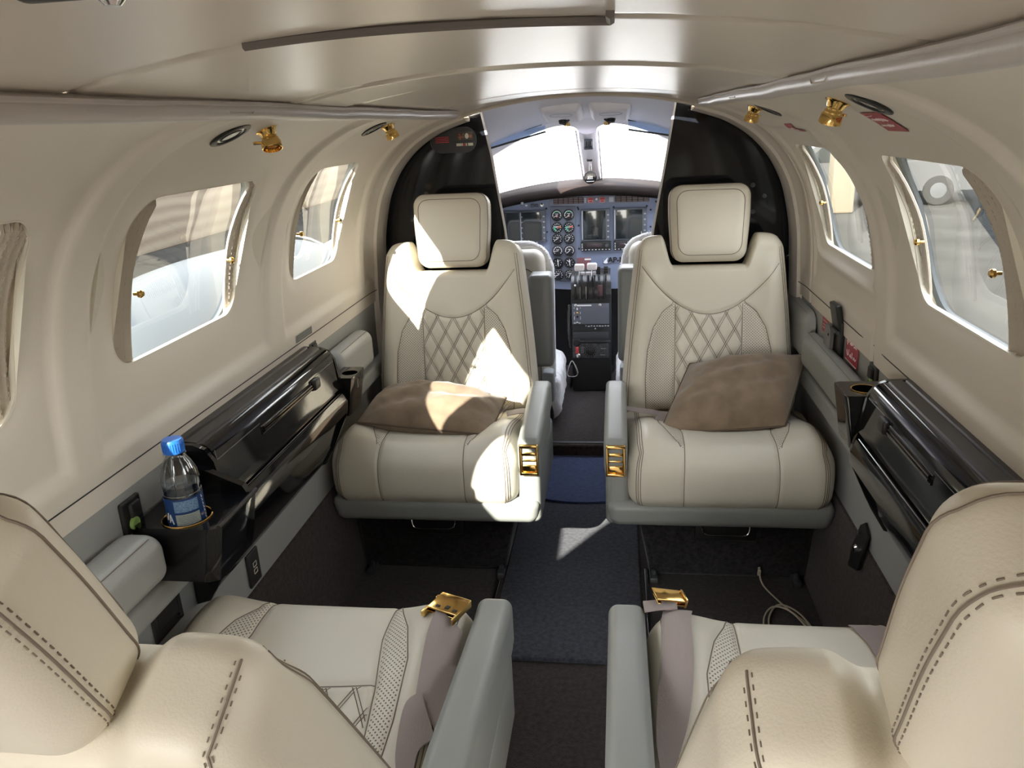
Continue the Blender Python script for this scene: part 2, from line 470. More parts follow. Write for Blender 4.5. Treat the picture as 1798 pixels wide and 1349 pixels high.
# ================================================================== passenger seats
HB = (.246, .055, .26)
DROP = [.088]
def back_w(s): return .248 - .043*(clamp(s/.47))**1.4
def back_yoke(x): return .262 + .12*(abs(x)/.175)**2
ARC = [(-.05, .176), (.0, .178), (.08, .180), (.16, .174), (.225, .158), (.27, .132), (.295, .100)]
def quilt(x, s, px=.0485, ps=.088):
    a, b = x/px + s/ps, x/px - s/ps
    da, db = abs(a-floor(a+.5)), abs(b-floor(b+.5))
    return sqrt(clamp(min(da, db)/.28))
def back_disp(x, s):
    W = back_w(s); u = abs(x)/W; up = clamp((s+.02)/.08)*(1-sstep(.36, .44, s))
    d = .020*exp(-((u-.80)/.17)**2)*up
    d += .010*exp(-((s-.12)/.13)**2)*exp(-(x/.12)**2)
    if abs(x) < .094 and s < back_yoke(x): d += .0055*quilt(x, s)*clamp((.094-abs(x))/.006)*clamp((back_yoke(x)-s)/.008)
    if s < .40:
        e = abs(s-back_yoke(x)); d -= .004*exp(-(e/.006)**2)*(1 if u < .93 else 0)
        if s < .30:
            d -= .0035*exp(-((abs(x)-interp(ARC, s))/.005)**2) + .003*exp(-((abs(x)-.095)/.004)**2)
    return d
def back_warp(q, n):
    s = q.z + .23; f = clamp((s-.14)/.35); ax = abs(q.x)*.8
    drop = DROP[0]*(1-sstep(.096, .138, abs(q.x)*back_w(.46)/HB[0])) + .016*clamp((abs(q.x)-.17)/.076)**2
    s2 = s - f*f*drop
    x = q.x*back_w(s2)/HB[0]
    y = q.y + .012*clamp(s2/.45)*0
    fw = clamp(-n.y)**1.5
    y -= fw*back_disp(x, s2)
    if n.y > .5: y += .010*sin(pi*clamp(s2/.47))*(1-(x/.25)**2)
    return Vector((x, y, s2))
BACK = Pad(HB, .036, back_warp)
def back_raw(x, s, off=.0012):
    """a point on the upholstered front at (x, s)"""
    f = clamp((s-.14)/.35)
    return Vector((x, -HB[1]-back_disp(x, s)-off + max(0, abs(x)-(back_w(s)-.036))**2/.072, s))
def build_back():
    V, F, raw = BACK.grid((110, 5, 118), 4)
    g = G(); g.add(V, F)
    perf, uv = [], []
    for p, (r, n) in zip(V, raw):
        x, s = p.x, p.z
        perf.append(min(abs(x)-.096, interp(ARC, s)-abs(x), back_yoke(x)-s) if n.y < -.5 else -1)
        uv.append((x, s, 0))
    g.at = {'perf': perf, 'puv': uv}
    return mesh('backrest', g, IVORY, True, 70)
def seg_lines(inside, p, d, L, step=.0035):
    run, out = [], []
    for k in range(int(L/step)+1):
        a = (p[0]+d[0]*step*k, p[1]+d[1]*step*k)
        if inside(*a): run.append(a)
        else:
            if len(run) > 2: out.append(run)
            run = []
    if len(run) > 2: out.append(run)
    return out
def quilt_lines(inside, px, ps, smin, smax):
    res = []; L = hypot(px, ps); d1 = (px/L, -ps/L); d2 = (px/L, ps/L)
    for d in (d1, d2):
        nx, ns = -d[1], d[0]
        for k in range(-14, 15):
            for o in (-.0026, .0026):
                # the line a=k or b=k passes through (k*px, 0)
                p = (k*px + nx*o - d[0]*.8, ns*o - d[1]*.8)
                res += seg_lines(inside, p, d, 1.6)
    return res
def dashed(g, pts, r, dash=.0050, gap=.0025, n=5):
    """a row of stitches along a path"""
    acc, run, on = 0, [], True
    P = [Vector(p) for p in pts]
    Q = []
    for a, b in zip(P, P[1:]):
        m = max(1, int((b-a).length/.0015)); Q += [a.lerp(b, k/m) for k in range(m)]
    for a, b in zip(Q, Q[1:]):
        if on: run.append(a)
        acc += (b-a).length
        if acc > (dash if on else gap):
            if on and len(run) > 1: g.tube(run[::max(1, len(run)//3)] if len(run) > 3 else run, r, n)
            run, acc, on = [], 0, not on
def build_back_stitch():
    g = G()
    ins = lambda x, s: abs(x) < .094 and -.02 < s < back_yoke(x)-.001
    for run in quilt_lines(ins, .0485, .088, -.02, .3): g.tube([back_raw(x, s, .0003) for x, s in run], .00065, 4)
    return mesh('stitching', g, THREAD)
def build_back_seams():
    g = G()
    g.tube([back_raw(x, back_yoke(x)) for x in spaced(-.190, .190, 60)], .0010, 5)
    for sg in (-1, 1):
        ys = spaced(-.03, .30, 40)
        g.tube([back_raw(sg*interp(ARC, s), s) for s in ys if s < back_yoke(interp(ARC, s))], .0010, 5)
        g.tube([back_raw(sg*.095, s) for s in ys if s < back_yoke(.095)], .0009, 5)
        for o in (.012, .018): g.tube([back_raw(sg*(back_w(s)-o), s, .0008) for s in spaced(-.02, .45, 50)], .0008, 5)
        # welts over the shoulder and down the rear corner
        for o, dd in ((-.0048, 1), (.0, 0), (.0048, 1)):
            xs = .230 + o
            pts = [BACK.pt((sg*xs, HB[1], z), .0006) for z in spaced(-.24, .245, 60)] + \
                  [BACK.pt((sg*xs, y, HB[2]), .0006) for y in spaced(.05, -.03, 14)]
            if dd: dashed(g, pts, .0006)
            else: g.tube(pts, .0011, 5)
    return mesh('seam', g, SEAM)
HH = (.112, .054, .109)
def head_warp(q, n):
    t = (q.z+.108)/.216; x = q.x*(.935 + .075*sstep(0, .7, t))
    y = q.y - .006*clamp(-n.y)*exp(-((q.x/.07)**2+(q.z/.08)**2))
    return Vector((x, y, q.z))
HEADP = Pad(HH, .036, head_warp)
def build_head():
    g = G(); V, F, _ = HEADP.grid((16, 7, 16), 5); g.add(V, F); return mesh('headrest', g, IVORY, True, 70)
def build_head_seams():
    g = G()
    for yy, st in ((-.030, 0), (.0175, 1), (.0225, 0), (.0275, 1)):
        pts = [HEADP.pt((-HH[0], yy, z), .0006) for z in spaced(-.106, .106, 26)]
        pts += [HEADP.pt((x, yy, HH[2]), .0006) for x in spaced(-.106, .106, 26)]
        pts += [HEADP.pt((HH[0], yy, z), .0006) for z in spaced(.106, -.106, 26)]
        if st: dashed(g, pts, .0006)
        else: g.tube(pts, .0010, 5)
    # piping just inside the front face
    lp = rr_loop((0, .002), (.094, .092), .036, 8)
    g.tube([HEADP.pt((x, -HH[1], z), .0006) for x, z in lp + lp[:1]], .0010, 5)
    return mesh('seam', g, SEAM)

HC = (.250, .220, .083)
CIN = [(-.22, .112), (-.10, .112), (0, .128), (.22, .142)]
COUT = [(-.22, .112), (-.17, .128), (-.12, .150), (-.05, .168), (.05, .170), (.22, .158)]
def cush_warp(q, n):
    x, y, z = q; up = clamp(n.z)
    t = .010*exp(-((y+.12)/.10)**2) + .016*exp(-((abs(x)-.20)/.06)**2)*exp(-((y+.13)/.10)**2) - .050*sstep(-.06, .22, y) - .012*exp(-(x/.11)**2)*sstep(-.16, -.02, y) + .006*exp(-((abs(x)-.19)/.05)**2)
    if abs(x) < interp(CIN, y)-.004 and y > -.008: t += .0055*quilt(x, y)*clamp((y+.008)/.01)
    t -= .003*exp(-((abs(x)-interp(CIN, y))/.005)**2)
    if y > -.17: t -= .0025*exp(-((abs(x)-interp(COUT, y))/.005)**2)
    if abs(x) < interp(CIN, y): t -= .003*exp(-((y+.01)/.005)**2)
    z2 = z + up*t
    fr = clamp(-n.y)
    y2 = y - fr*(.014*sin(pi*clamp((z+.083)/.166)) - .003*exp(-((abs(x)-.112)/.004)**2))
    x2 = x*(1 + .02*sin(pi*clamp((z+.083)/.166)))
    return Vector((x2, y2, z2))
CUSH = Pad(HC, .048, cush_warp)
def build_cush():
    V, F, raw = CUSH.grid((104, 92, 8), 4); g = G(); g.add(V, F); perf, uv = [], []
    for p, (r, n) in zip(V, raw):
        perf.append(min(abs(p.x)-interp(CIN, p.y)-.002, interp(COUT, p.y)-abs(p.x)-.001, p.y+.20) if n.z > .4 else -1); uv.append((p.x, p.y, 0))
    g.at = {'perf': perf, 'puv': uv}
    return mesh('cushion', g, IVORY, True, 70)
def build_cush_stitch():
    g = G(); ins = lambda x, y: abs(x) < interp(CIN, y)-.003 and -.008 < y < .19
    for run in quilt_lines(ins, .0485, .088, 0, .2): g.tube([CUSH.pt((x, y, HC[2]), .0004) for x, y in run], .00065, 4)
    return mesh('stitching', g, THREAD)
def build_cush_seams():
    g = G()
    for sg in (-1, 1):
        pts = [CUSH.pt((sg*.112, -HC[1], z), .0006) for z in spaced(-.075, .075, 20)]
        a = pts + [CUSH.pt((sg*interp(CIN, y), y, HC[2]), .0006) for y in spaced(-.215, .2, 50)]
        g.tube(a, .0010, 5)
        g.tube([CUSH.pt((sg*interp(COUT, y), y, HC[2]), .0006) for y in spaced(-.19, .2, 50)], .0010, 5)
        for o in (.0, .007, .014):
            b = [CUSH.pt((sg*(.232-o), -HC[1], z), .0006) for z in spaced(-.08, .08, 20)]
            b += [CUSH.pt((sg*(.232-o), y, HC[2]), .0006) for y in spaced(-.215, .2, 40)]
            g.tube(b, .0009, 5)
    g.tube([CUSH.pt((x, -.01, HC[2]), .0006) for x in spaced(-.126, .126, 40)], .0010, 5)
    return mesh('seam', g, SEAM)
DROP[0] = .030; _b2, _s2 = build_back(), build_back_seams(); DROP[0] = .088
ME = dict(back_near=_b2, bse_near=_s2, back=build_back(), bst=build_back_stitch(), bse=build_back_seams(), head=build_head(), hse=build_head_seams(),
          cush=build_cush(), cst=build_cush_stitch(), cse=build_cush_seams())

BASEC = carpet_mat('dark_base_carpet', (.022, .021, .024))
def make_seat(label, loc, rz, s, lean, raise_=0.0, long_arm=False):
    """s: side of the aisle in the seat's own frame (seat faces -y)"""
    t = thing('cabin_seat', label, 'seat', loc, rz, 'ivory club seats')
    cx = -.025*s
    o = obj('cushion', ME['cush'], None, t); o.location = (cx, -.09, .345)
    obj('stitching', ME['cst'], None, o); obj('seam', ME['cse'], None, o)
    yb = .150 + (.022 if long_arm else 0)
    b = obj('backrest', ME['back_near' if long_arm else 'back'], None, t); b.location = (cx*.3, yb, .405); b.rotation_euler = (-lean, 0, 0)
    obj('stitching', ME['bst'], None, b); obj('seam', ME['bse_near' if long_arm else 'bse'], None, b)
    h = obj('headrest', ME['head'], None, t); h.rotation_euler = (-lean, 0, 0)
    k = .520 + raise_; h.location = (cx*.3, yb + sin(lean)*k - .004, .405 + cos(lean)*k)
    obj('seam', ME['hse'], None, h)
    # grey moulded tub: front skirt, sides, aisle-side cheek
    g = G()
    def tub_w(q, n):
        k = clamp((q.z+.045)/.09); return Vector((q.x*(.955+.045*k), q.y*(.955+.045*k), q.z))
    g.box((cx+.022*s, -.062, .248), (.576, .49, .074), .026, seg=4, n=(6, 6, 2), warp=tub_w)
    g.box((.254*s, -.082, .288), (.060, .41, .152), .018, seg=3, n=(2, 4, 2))
    g.box((-.288*s+cx*0, .02, .275), (.018, .26, .09), .006)
    obj('seat_shell', g, GREY, t)
    # aisle armrest with brass ashtray
    def arm_w(q, n):
        k = clamp((q.y+.165)/.33); return Vector((q.x, q.y, q.z + (.040*k if n.z > -.2 else .0) - .010*(1-k)*(n.z < -.5)))
    ln = .44 if long_arm else .325
    g = G(); g.box((.258*s, -.2975+ln/2, .408), (.060, ln, .094), .017, seg=4, n=(3, 10, 2), warp=arm_w)
    a = obj('armrest', g, GREY, t)
    if not long_arm:
        g = G(); g.box((.258*s, .055, .445), (.058, .075, .085), .014, seg=3)
        obj('armrest_hinge_cover', g, GREY, a)
    g = G(); zc, yc = .402, -.2985
    if long_arm: zc = None
    for dx, dz, sx, sz in () if long_arm else ((0, .038, .048, .009), (0, -.038, .048, .009), (.0215, 0, .006, .084), (-.0215, 0, .006, .084)):
        g.box((.258*s+dx, yc, zc+dz), (sx, .012, sz), .002)
    if not long_arm:
        g.box((.258*s, yc+.010, zc), (.044, .004, .078), .001)
        for dz, th in ((.016, .010), (-.002, .006)): g.box((.258*s, yc+.002, zc+dz), (.036, .008, th), .002)
        g.box((.258*s, yc+.003, zc-.024), (.036, .010, .020), .003)
        obj('ashtray', g, GOLD, a, label='polished brass ashtray cap on the front of the armrest')
    # carpeted pedestal with black recess and wire handle
    g = G()
    def base_w(q, n):
        k = clamp((q.z+.10)/.20); return Vector((q.x*(.90+.10*k) - .014*s*(1-k), q.y, q.z))
    g.box((cx-.008*s, -.0, .100), (.470, .37, .20), .014, seg=3, n=(4, 2, 2), warp=base_w)
    p = obj('pedestal', g, BASEC, t)
    g = G(); g.box((cx-.01*s, -.186, .160), (.165, .012, .085), .006); 
    hd = obj('drawer_recess', g, DARK, p)
    g = G(); x0 = cx-.01*s
    g.tube(catmull([(x0-.062, -.188, .185), (x0-.062, -.200, .160), (x0-.050, -.204, .143), (x0, -.205, .142), (x0+.050, -.204, .143), (x0+.062, -.200, .160), (x0+.062, -.188, .185)], 6), .0022, 6)
    obj('wire_handle', g, CHROME, hd)
    g = G()
    for xx in (-.19, .19):
        g = G(); g.box((cx+xx-.01*s, -.205, .010), (.022, .05, .016), .003); g.lathe([(.006, 0), (.006, .012), (.003, .014)], Matrix.Translation((cx+xx-.01*s, -.205, .017)), 10)
        obj('floor_clamp', g, DGREY, p)
    return t
def to_local(root, pts):
    M = (Matrix.Translation(root.location) @ Euler(root.rotation_euler).to_matrix().to_4x4()).inverted()
    return [M @ Vector(p) for p in pts]
def belt(root, L, R, t=.0018):
    g = G(); g.ribbon(to_local(root, L), to_local(root, R), t); return obj('seat_belt', g, BELT, root, ang=60)

S_FL = make_seat('ivory leather seat facing the camera, sunlit, flat brown pillow lying on its cushion', (-.368, 2.085, 0), 0, 1, radians(8))
S_FR = make_seat('ivory leather seat facing the camera in shade, brown pillow leaning on its backrest', (.368, 2.085, 0), 0, -1, radians(8))
S_NL = make_seat('ivory leather seat seen from behind, with brass buckle lying beside its grey armrest', (-.350, .818, 0), pi, -1, radians(27), .042, True)
S_NR = make_seat('ivory leather seat seen from behind, with webbing strap hanging over its front edge', (.388, .815, 0), pi, 1, radians(25.5), .050, True)
# ================================================================== bulkhead partitions
YP = 2.445
def partition(side, label):
    t = thing('cabin_partition', label, 'partition', (0, YP, 0), 0, 'black cockpit partitions')
    inner = [(.298, 1.262), (.272, 1.13), (.240, .90), (.232, .80), (.226, .05)] if side < 0 else [(.288, 1.262), (.268, 1.13), (.228, .89), (.220, .80), (.214, .05)]
    outer = [(.664, .05), (.664, .5)] + [(prof(s)[0], prof(s)[1]) for s in spaced(0, T1-.012, 30)]
    poly = [(side*x, z) for x, z in inner + outer]
    if side > 0: poly = poly[::-1]
    g = G(); g.prism(poly, lambda u, v, w: Vector((u, w, v)), 0, .014)
    p = obj('panel', g, PARTM, t, smooth=False)
    g = G(); g.tube([Vector((side*x, .004, z)) for x, z in catmull([(x, z, 0) for x, z in inner], 6) for _ in (0,)] if False else [Vector((side*x, .005, z)) for x, z in inner], .0055, 8)
    obj('edge_trim', g, TUBE, t)
    return t
PL = partition(-1, 'glossy black cabin partition left of the cockpit opening, with an illuminated sign plate')
PR = partition(1, 'glossy black cabin partition right of the cockpit opening, plain with round screws')
def screw(parent, x, z):
    g = G(); M = Matrix.Translation((x, -.001, z)) @ Matrix.Rotation(pi/2, 4, 'X')
    g.lathe([(.0075, 0), (.0075, .002), (.005, .004), (.0025, .0035)], M, 14); obj('screw', g, DGREY, parent)
screw(PL, -.484, 1.021)
for x, z in ((.517, 1.011), (.552, .977), (.521, .932), (.633, .79)): screw(PR, x, z)
sg = G(); lp = [(u-.385, v+1.178) for u, v in rr_loop((0, 0), (.072, .037), .034, 8)]
sg.prism(lp, lambda u, v, w: Vector((u, -w, v)), 0, .004)
sp_ = obj('sign_plate', sg, mat('black_sign_plastic', (.010, .010, .011), .25), PL)
g = G(); g.tube([Vector((u, -.004, v)) for u, v in lp + lp[:1]], .0012, 5); obj('plate_rim', g, DGREY, sp_)
g = G()
for k in range(4): g.box((-.420, -.0045, 1.188-.005*k), (.042, .001, .0028), .0003)
obj('red_lettering', g, RED, sp_)
g = G(); g.box((-.350, -.0045, 1.189), (.054, .001, .024), .0003); sq = obj('pictogram_field', g, mat('sign_brown', (.06, .045, .03), .4), sp_)
g = G(); g.tube([(-.366, -.0055, 1.196), (-.359, -.0055, 1.184), (-.352, -.0055, 1.196)], .0016, 4); g.box((-.360, -.0055, 1.186), (.018, .001, .003), .0003)
g.tube([(-.362, -.0055, 1.188), (-.364, -.0055, 1.178)], .0014, 4); g.lathe([(.005, 0), (.005, .001)], Matrix.Translation((-.331, -.0055, 1.188)) @ Matrix.Rotation(pi/2, 4, 'X'), 12)
obj('red_pictogram', g, mat('sign_red', (.42, .12, .06), .4), sq)
g = G(); g.lathe([(.0058, 0), (.0058, .0012)], Matrix.Translation((-.342, -.005, 1.189)) @ Matrix.Rotation(pi/2, 4, 'X') @ Matrix.Scale(1.4, 4, (0, 1, 0)), 16); obj('white_disc', g, mat('sign_white', (.55, .55, .45), .4), sq)
g = G()
for x, w in ((-.368, .016), (-.357, .003), (-.345, .004), (-.332, .016)): g.box((x, -.0045, 1.164), (w, .001, .008), .0003)
obj('white_lettering', g, mat('sign_cream', (.62, .58, .45), .4), sp_)
g = G(); g.box((-.351, -.0046, 1.164), (.006, .001, .008), .0003); obj('red_lettering', g, RED, sp_)

# ================================================================== cockpit shell
YC = 2.46
for side, nm in ((-1, 'wall_cockpit_left'), (1, 'wall_cockpit_right')):
    hole = ((3.22, 1.03), (.26, .11))
    sd = lambda y, t: rr_sdf(y, prof(t)[1], hole[0], hole[1], .06)
    def cpos(y, t, side=side):
        x, z, nx, nz = prof(t); k = 1 - .16*sstep(2.5, 3.9, y)
        return Vector((side*x*k, y, z - .16*clamp((y-2.46)/1.4)*clamp((z-.9)/.35)))
    if side < 0: sd = lambda y, t: 1.0
    P, F = cut_grid(spaced(YC, 3.9, 90), spaced(0, T1, 50), cpos, sd)
    g = G(); g.add(P, F if side < 0 else [f[::-1] for f in F])
    g.grid(lambda y, z: Vector((side*.664*(1 - .16*sstep(2.5, 3.9, y)), y, z)), spaced(YC, 3.9, 8), (.70, .3, 0))
    obj(nm, g, COCK, kind='structure', ang=60)
    if side < 0: continue
    lp = rr_loop(hole[0], hole[1], .06, 8)
    g = G(); g.prism([(y, z) for y, z in lp], lambda u, v, w: cpos(u, t_of_z(v)) + Vector((side*w, 0, 0)), .002, .006)
    wn += 1
    obj('window_%d' % wn, g, WSGLASS, kind='structure', smooth=False)
# headliner of the cockpit and the windshield frame
def ck_roof(x, y):
    k = (y-2.34)/.68
    return Vector((x, y, 1.297 - .072*k**1.3 - (.034+.06*k)*(abs(x)/.345)**2))
g = G(); g.grid(ck_roof, spaced(-.66, .66, 60), spaced(2.34, 3.02, 24)); g.f = [f[::-1] for f in g.f]
obj('ceiling_cockpit', g, COCK, kind='structure', ang=60)
WL = .92
def ws_pos(x, b):
    k = b/WL; p = ck_roof(x, 3.02)
    return Vector((x, lerp(3.02, 3.86, k) - .16*(x/.55)**2*k, lerp(p.z, .915 - .12*(x/.55)**2, k)))
def ws_sdf(x, b):
    ax = abs(x); d1 = .037 - ax + .0*b; d2 = ax-.66; d3 = (.045 + .10*max(0, ax-.16)) - b; d4 = b-.87; r = .09
    u, v = max(d1+r, 0), max(d3+r, 0)
    c = (hypot(u, v)-r) if (u > 0 and v > 0) else max(d1, d3)
    return max(c, d2, d4)
P, F = cut_grid(spaced(-.72, .72, 144), spaced(0, WL, 92), ws_pos, ws_sdf)
g = G(); g.add(P, [f[::-1] for f in F])
obj('trim_windshield', g, COCK, kind='structure', ang=60)
for sg in (-1, 1):
    wn += 1; g = G()
    g.grid(lambda x, b: ws_pos(sg*x, b) + Vector((0, .012, .012)), spaced(.012, .70, 16), spaced(.02, .90, 14))
    obj('window_%d' % wn, g, WSGLASS, kind='structure', ang=60)
g = G()
for sg in (-1, 1):
    g.tube([ws_pos(sg*(.043), b) + Vector((0, -.004, -.004)) for b in spaced(.11, .87, 20)], .004, 6)
g.grid(lambda x, b: ws_pos(x, b) + Vector((0, -.012-.01*(1-(x/.03)**2), -.010-.008*(1-(x/.03)**2))), spaced(-.030, .030, 8), spaced(.12, .90, 10))
obj('trim_windshield_post', g, COCK, kind='structure')
# instrument hood
def hz(x): return .948 - .26*x*x
g = G(); U = spaced(-.54, .54, 48)
sec = [(3.80, .006), (3.60, .004), (3.455, .0), (3.440, -.006), (3.436, -.020), (3.442, -.036), (3.47, -.046), (3.58, -.050)]
g.grid(lambda x, k: Vector((x, sec[k][0], hz(x)+sec[k][1])), U, range(len(sec)))
hood_g = g
g = G(); g.box((0, 3.70, .45), (1.16, .05, .86), .01); obj('wall_front', g, mat('dark_cockpit_bulkhead', (.02, .02, .022), .8), kind='structure')

# ------------------------------------------------------------------ instrument panel
YI = 3.55
ip = thing('instrument_panel', 'blue-grey cockpit instrument panel with round gauges and dark displays', 'instrument panel', (0, YI, 0))
top = [(x, hz(x)-.046) for x in spaced(.56, -.56, 30)]
g = G(); g.prism([(-.56, .50), (-.10, .47), (.10, .47), (.56, .50)] + top, lambda u, v, w: Vector((u, w, v)), 0, .02)
board = obj('board', g, PANEL, ip, smooth=False)
hood_g.v = [(x, y-YI, z) for x, y, z in hood_g.v]
hd_ = obj('glareshield', hood_g, GLARE, ip, ang=60, label='dark brown padded hood over the panel')
g = G(); g.box((-.30, 3.432-YI, hz(-.30)-.044), (.012, .02, .014), .003); obj('hood_bracket', g, DGREY, hd_)
def pl(name, x0, x1, z0, z1, m, par, d=.006, r=.003, label=None, y=0):
    g = G(); g.box(((x0+x1)/2, y-d/2, (z0+z1)/2), (x1-x0, d, z1-z0), r); return obj(name, g, m, par, label=label)
STRIP = mat('panel_strip_paint', (.20, .22, .29), .45)
st = pl('annunciator_strip', -.195, .27, .855, .897, STRIP, ip, .004)
def annun(x0, x1):
    a = pl('annunciator_block', x0, x1, .863, .891, DARK, st, .008)
    g = G()
    for i in range(6):
        for j in range(3):
            g.box((lerp(x0, x1, (i+.5)/6), -.0085, .868+.009*j), ((x1-x0)/6*.82, .002, .0066), .0005)
    o = obj('lamp_caps', g, mat('unlit_lamp_caps', (.16, .11, .10), .35), st)
    o['kind'] = 'stuff'
annun(-.172, -.036); annun(.105, .255)
for x in (-.004, .048):
    b = pl('warning_button', x-.013, x+.013, .865, .889, mat('pale_red_cap', (.55, .25, .22), .4), st, .010)
    g = G(); g.box((x, -.0105, .881), (.020, .002, .007), .0005); g.box((x, -.0105, .871), (.012, .002, .005), .0005); obj('red_lettering', g, RED, b)
g = G(); g.lathe([(.005, 0), (.005, .006), (.002, .008)], Matrix.Translation((.022, -.004, .880)) @ Matrix.Rotation(pi/2, 4, 'X'), 12); obj('press_to_test_lamp', g, WHITE, st)
g = G()
for x in (-.030, -.026): 
    for k in range(3): g.box((x, -.005, .869+.007*k), (.002, .001, .005), .0002)
obj('white_lettering', g, WHITE, st); g = G()
for k in range(5): g.box((.080+.004*k, -.005, .876), (.002, .001, .022), .0002)
obj('white_lettering', g, WHITE, st)
gp = pl('gauge_panel', -.187, -.072, .512, .853, mat('gauge_panel_paint', (.135, .15, .195), .5), ip, .008)
FACE = mat('black_gauge_face', (.010, .011, .014), .5)
RX = Matrix.Rotation(pi/2, 4, 'X')
def gauge(x, z, row, col):
    M = Matrix.Translation((x, -.008, z)) @ RX
    g = G(); g.lathe([(.0255, 0), (.0255, .007), (.0225, .009), (.0215, .005), (0.0005, .005)], M, 28); b = obj('gauge', g, FACE, gp)
    arc = lambda a0, a1, r, n: [M @ Vector((r*cos(radians(a)), r*sin(radians(a)), .0062)) for a in spaced(a0, a1, n)]
    w = G()
    if row == 4:
        for k in range(8): w.tube(arc(k*45, k*45+12, .015, 3), .0014, 4)
        w.tube([M @ Vector((0, -.012, .0062)), M @ Vector((0, .012, .0062))], .002, 4); w.tube(arc(60, 120, .008, 5), .0015, 4)
    else:
        n = 9 if row != 1 else 12
        for k in range(n):
            a = lerp(215, -35, k/(n-1)) if row != 1 else 360*k/n
            w.tube([M @ Vector((r*cos(radians(a)), r*sin(radians(a)), .0062)) for r in (.0145, .0195)], .0013, 4)
        if row in (0, 3): w.tube(arc(200, -20, .0190, 16), .0011, 4)
        w.box(M @ Vector((0, .006, .006)), (.014, .001, .0024), .0002)
    na = (-150, -205, 205, 190, 90, 200)[row] + (18 if col else 0) + (6*row if col else 0)
    w.tube([M @ Vector((-.004*cos(radians(na)), -.004*sin(radians(na)), .0068)), M @ Vector((.0155*cos(radians(na)), .0155*sin(radians(na)), .0068))], .0013, 4)
    obj('dial_markings', w, WHITE, b)
    if row < 2:
        w = G(); w.tube(arc(150, 30, .0165, 12) if row == 0 else arc(260, 150, .012, 12), .0016 if row == 0 else .0028, 4); obj('green_arc', w, GREEN, b)
    if row == 1:
        w = G(); w.tube([M @ Vector((.004, .002, .0064)), M @ Vector((.017, .004, .0064))], .0035, 4); obj('red_pointer', w, mat('orange_red_marking', (.70, .16, .08), .5), b)
    if row == 0:
        w = G(); w.lathe([(.0045, .0), (.0045, .0004)], Matrix.Translation(M @ Vector((0, -.004, .0062))) @ RX, 12); obj('hub_cap', w, mat('salmon_dot', (.75, .35, .28), .5), b)
for row, z in enumerate((.815, .759, .709, .654, .599, .543)):
    for col, x in enumerate((-.1575, -.1035)): gauge(x, z, row, col)
BEZ = mat('display_bezel', (.10, .11, .13), .4)
def display(x0, x1, z0, z1, lab):
    b = pl('display_bezel', x0-.012, x1+.020, z0-.008, z1+.008, BEZ, ip, .014, label=lab)
    pl('screen', x0, x1, z0, z1, SCREEN, b, .002, .0005, y=-.0145)
    pl('bezel_strip', x0-.007, x0-.003, z0, z1, mat('bright_bezel_edge', (.45, .47, .52), .35), b, .003, .001, y=-.014)
    g = G()
    for k in range(5): g.box((x1+.011, -.0155, lerp(z0+.01, z1-.02, k/4)), (.008, .004, .006), .001)
    obj('bezel_buttons', g, WHITE if k < 0 else mat('pale_button', (.40, .41, .44), .4), b)
    return b
display(-.408, -.330, .705, .832, 'dark pilot-side display at the far edge of the panel')
display(-.318, -.228, .705, .832, 'dark pilot-side display beside the gauges')
d1 = display(-.038, .062, .702, .830, 'dark centre display above the radio')
d2 = display(.108, .225, .702, .830, 'dark display left of the copilot seat')
for x0, x1 in ((-.052, .086), (.097, .240)):
    rd = pl('radio_unit', x0, x1, .650, .692, DARK, ip, .016)
    pl('radio_display', x0+.028, x1-.042, .666, .684, mat('brown_lcd', (.05, .035, .04), .25), rd, .002, .0005, y=-.0165)
    g = G()
    for k in range(9): g.box((lerp(x0+.008, x1-.008, k/8), -.017, .656), (.007, .003, .0026), .0006)
    for k in range(3): g.box((x0+.007, -.017, .666+.008*k), (.005, .003, .003), .0006)
    obj('radio_keys', g, WHITE, rd)
    g = G(); g.lathe([(.009, 0), (.009, .010), (.006, .016)], Matrix.Translation((x1-.020, -.016, .676)) @ RX, 14); obj('radio_knob', g, DGREY, rd)
g = G()
for x, z in ((-.205, .845), (-.205, .74), (-.06, .838), (-.06, .765), (-.06, .66), (-.063, .845), (.098, .842), (.245, .842), (.262, .825), (.262, .75), (.285, .86), (-.21, .70)):
    g.lathe([(.0045, 0), (.0045, .002), (.002, .003)], Matrix.Translation((x, 0, z)) @ RX, 10)
o = obj('panel_screws', g, DARK, ip); o['kind'] = 'stuff'
g = G()
for x, z, w, h in ((-.296, .880, .012, .007), (-.258, .884, .022, .006), (-.296, .862, .010, .007)): g.box((x, -.001, z), (w, .002, h), .0005)
obj('white_lettering', g, WHITE, ip)
for x in (-.268, -.248): pl('rocker_switch', x-.008, x+.008, .852, .868, BEZ, ip, .006)
g = G(); g.tube([(-.224, 0, .862), (-.222, -.014, .866)], .003, 8); g.lathe([(.008, 0), (.008, .003), (.004, .004)], Matrix.Translation((-.224, 0, .862)) @ RX, 12); obj('toggle_switch', g, CHROME, ip)
pl('red_label', -.095, -.008, .560, .618, mat('maroon_paint', (.22, .09, .10), .5), ip, .003)
pl('white_label', -.036, -.006, .606, .614, WHITE, ip, .004)
# registration letters on the panel
pl('registration_plate', .047, .17, .588, .618, mat('registration_plate_paint', (.17, .20, .29), .5), ip, .003)
g = G(); g.prism([(.050, .615), (.055, .600), (.066, .612), (.072, .617), (.066, .598), (.080, .594), (.062, .589), (.050, .592), (.054, .600)], lambda u, v, w: Vector((u, -w, v)), .003, .004)
obj('white_shadow_lettering', g, WHITE, ip, smooth=False)
obj('registration_lettering', text_g('AP-M', .034, Matrix.Translation((.110, -.0045, .604)) @ RX), mat('black_letters', (.004, .004, .005), .4), ip, smooth=False)

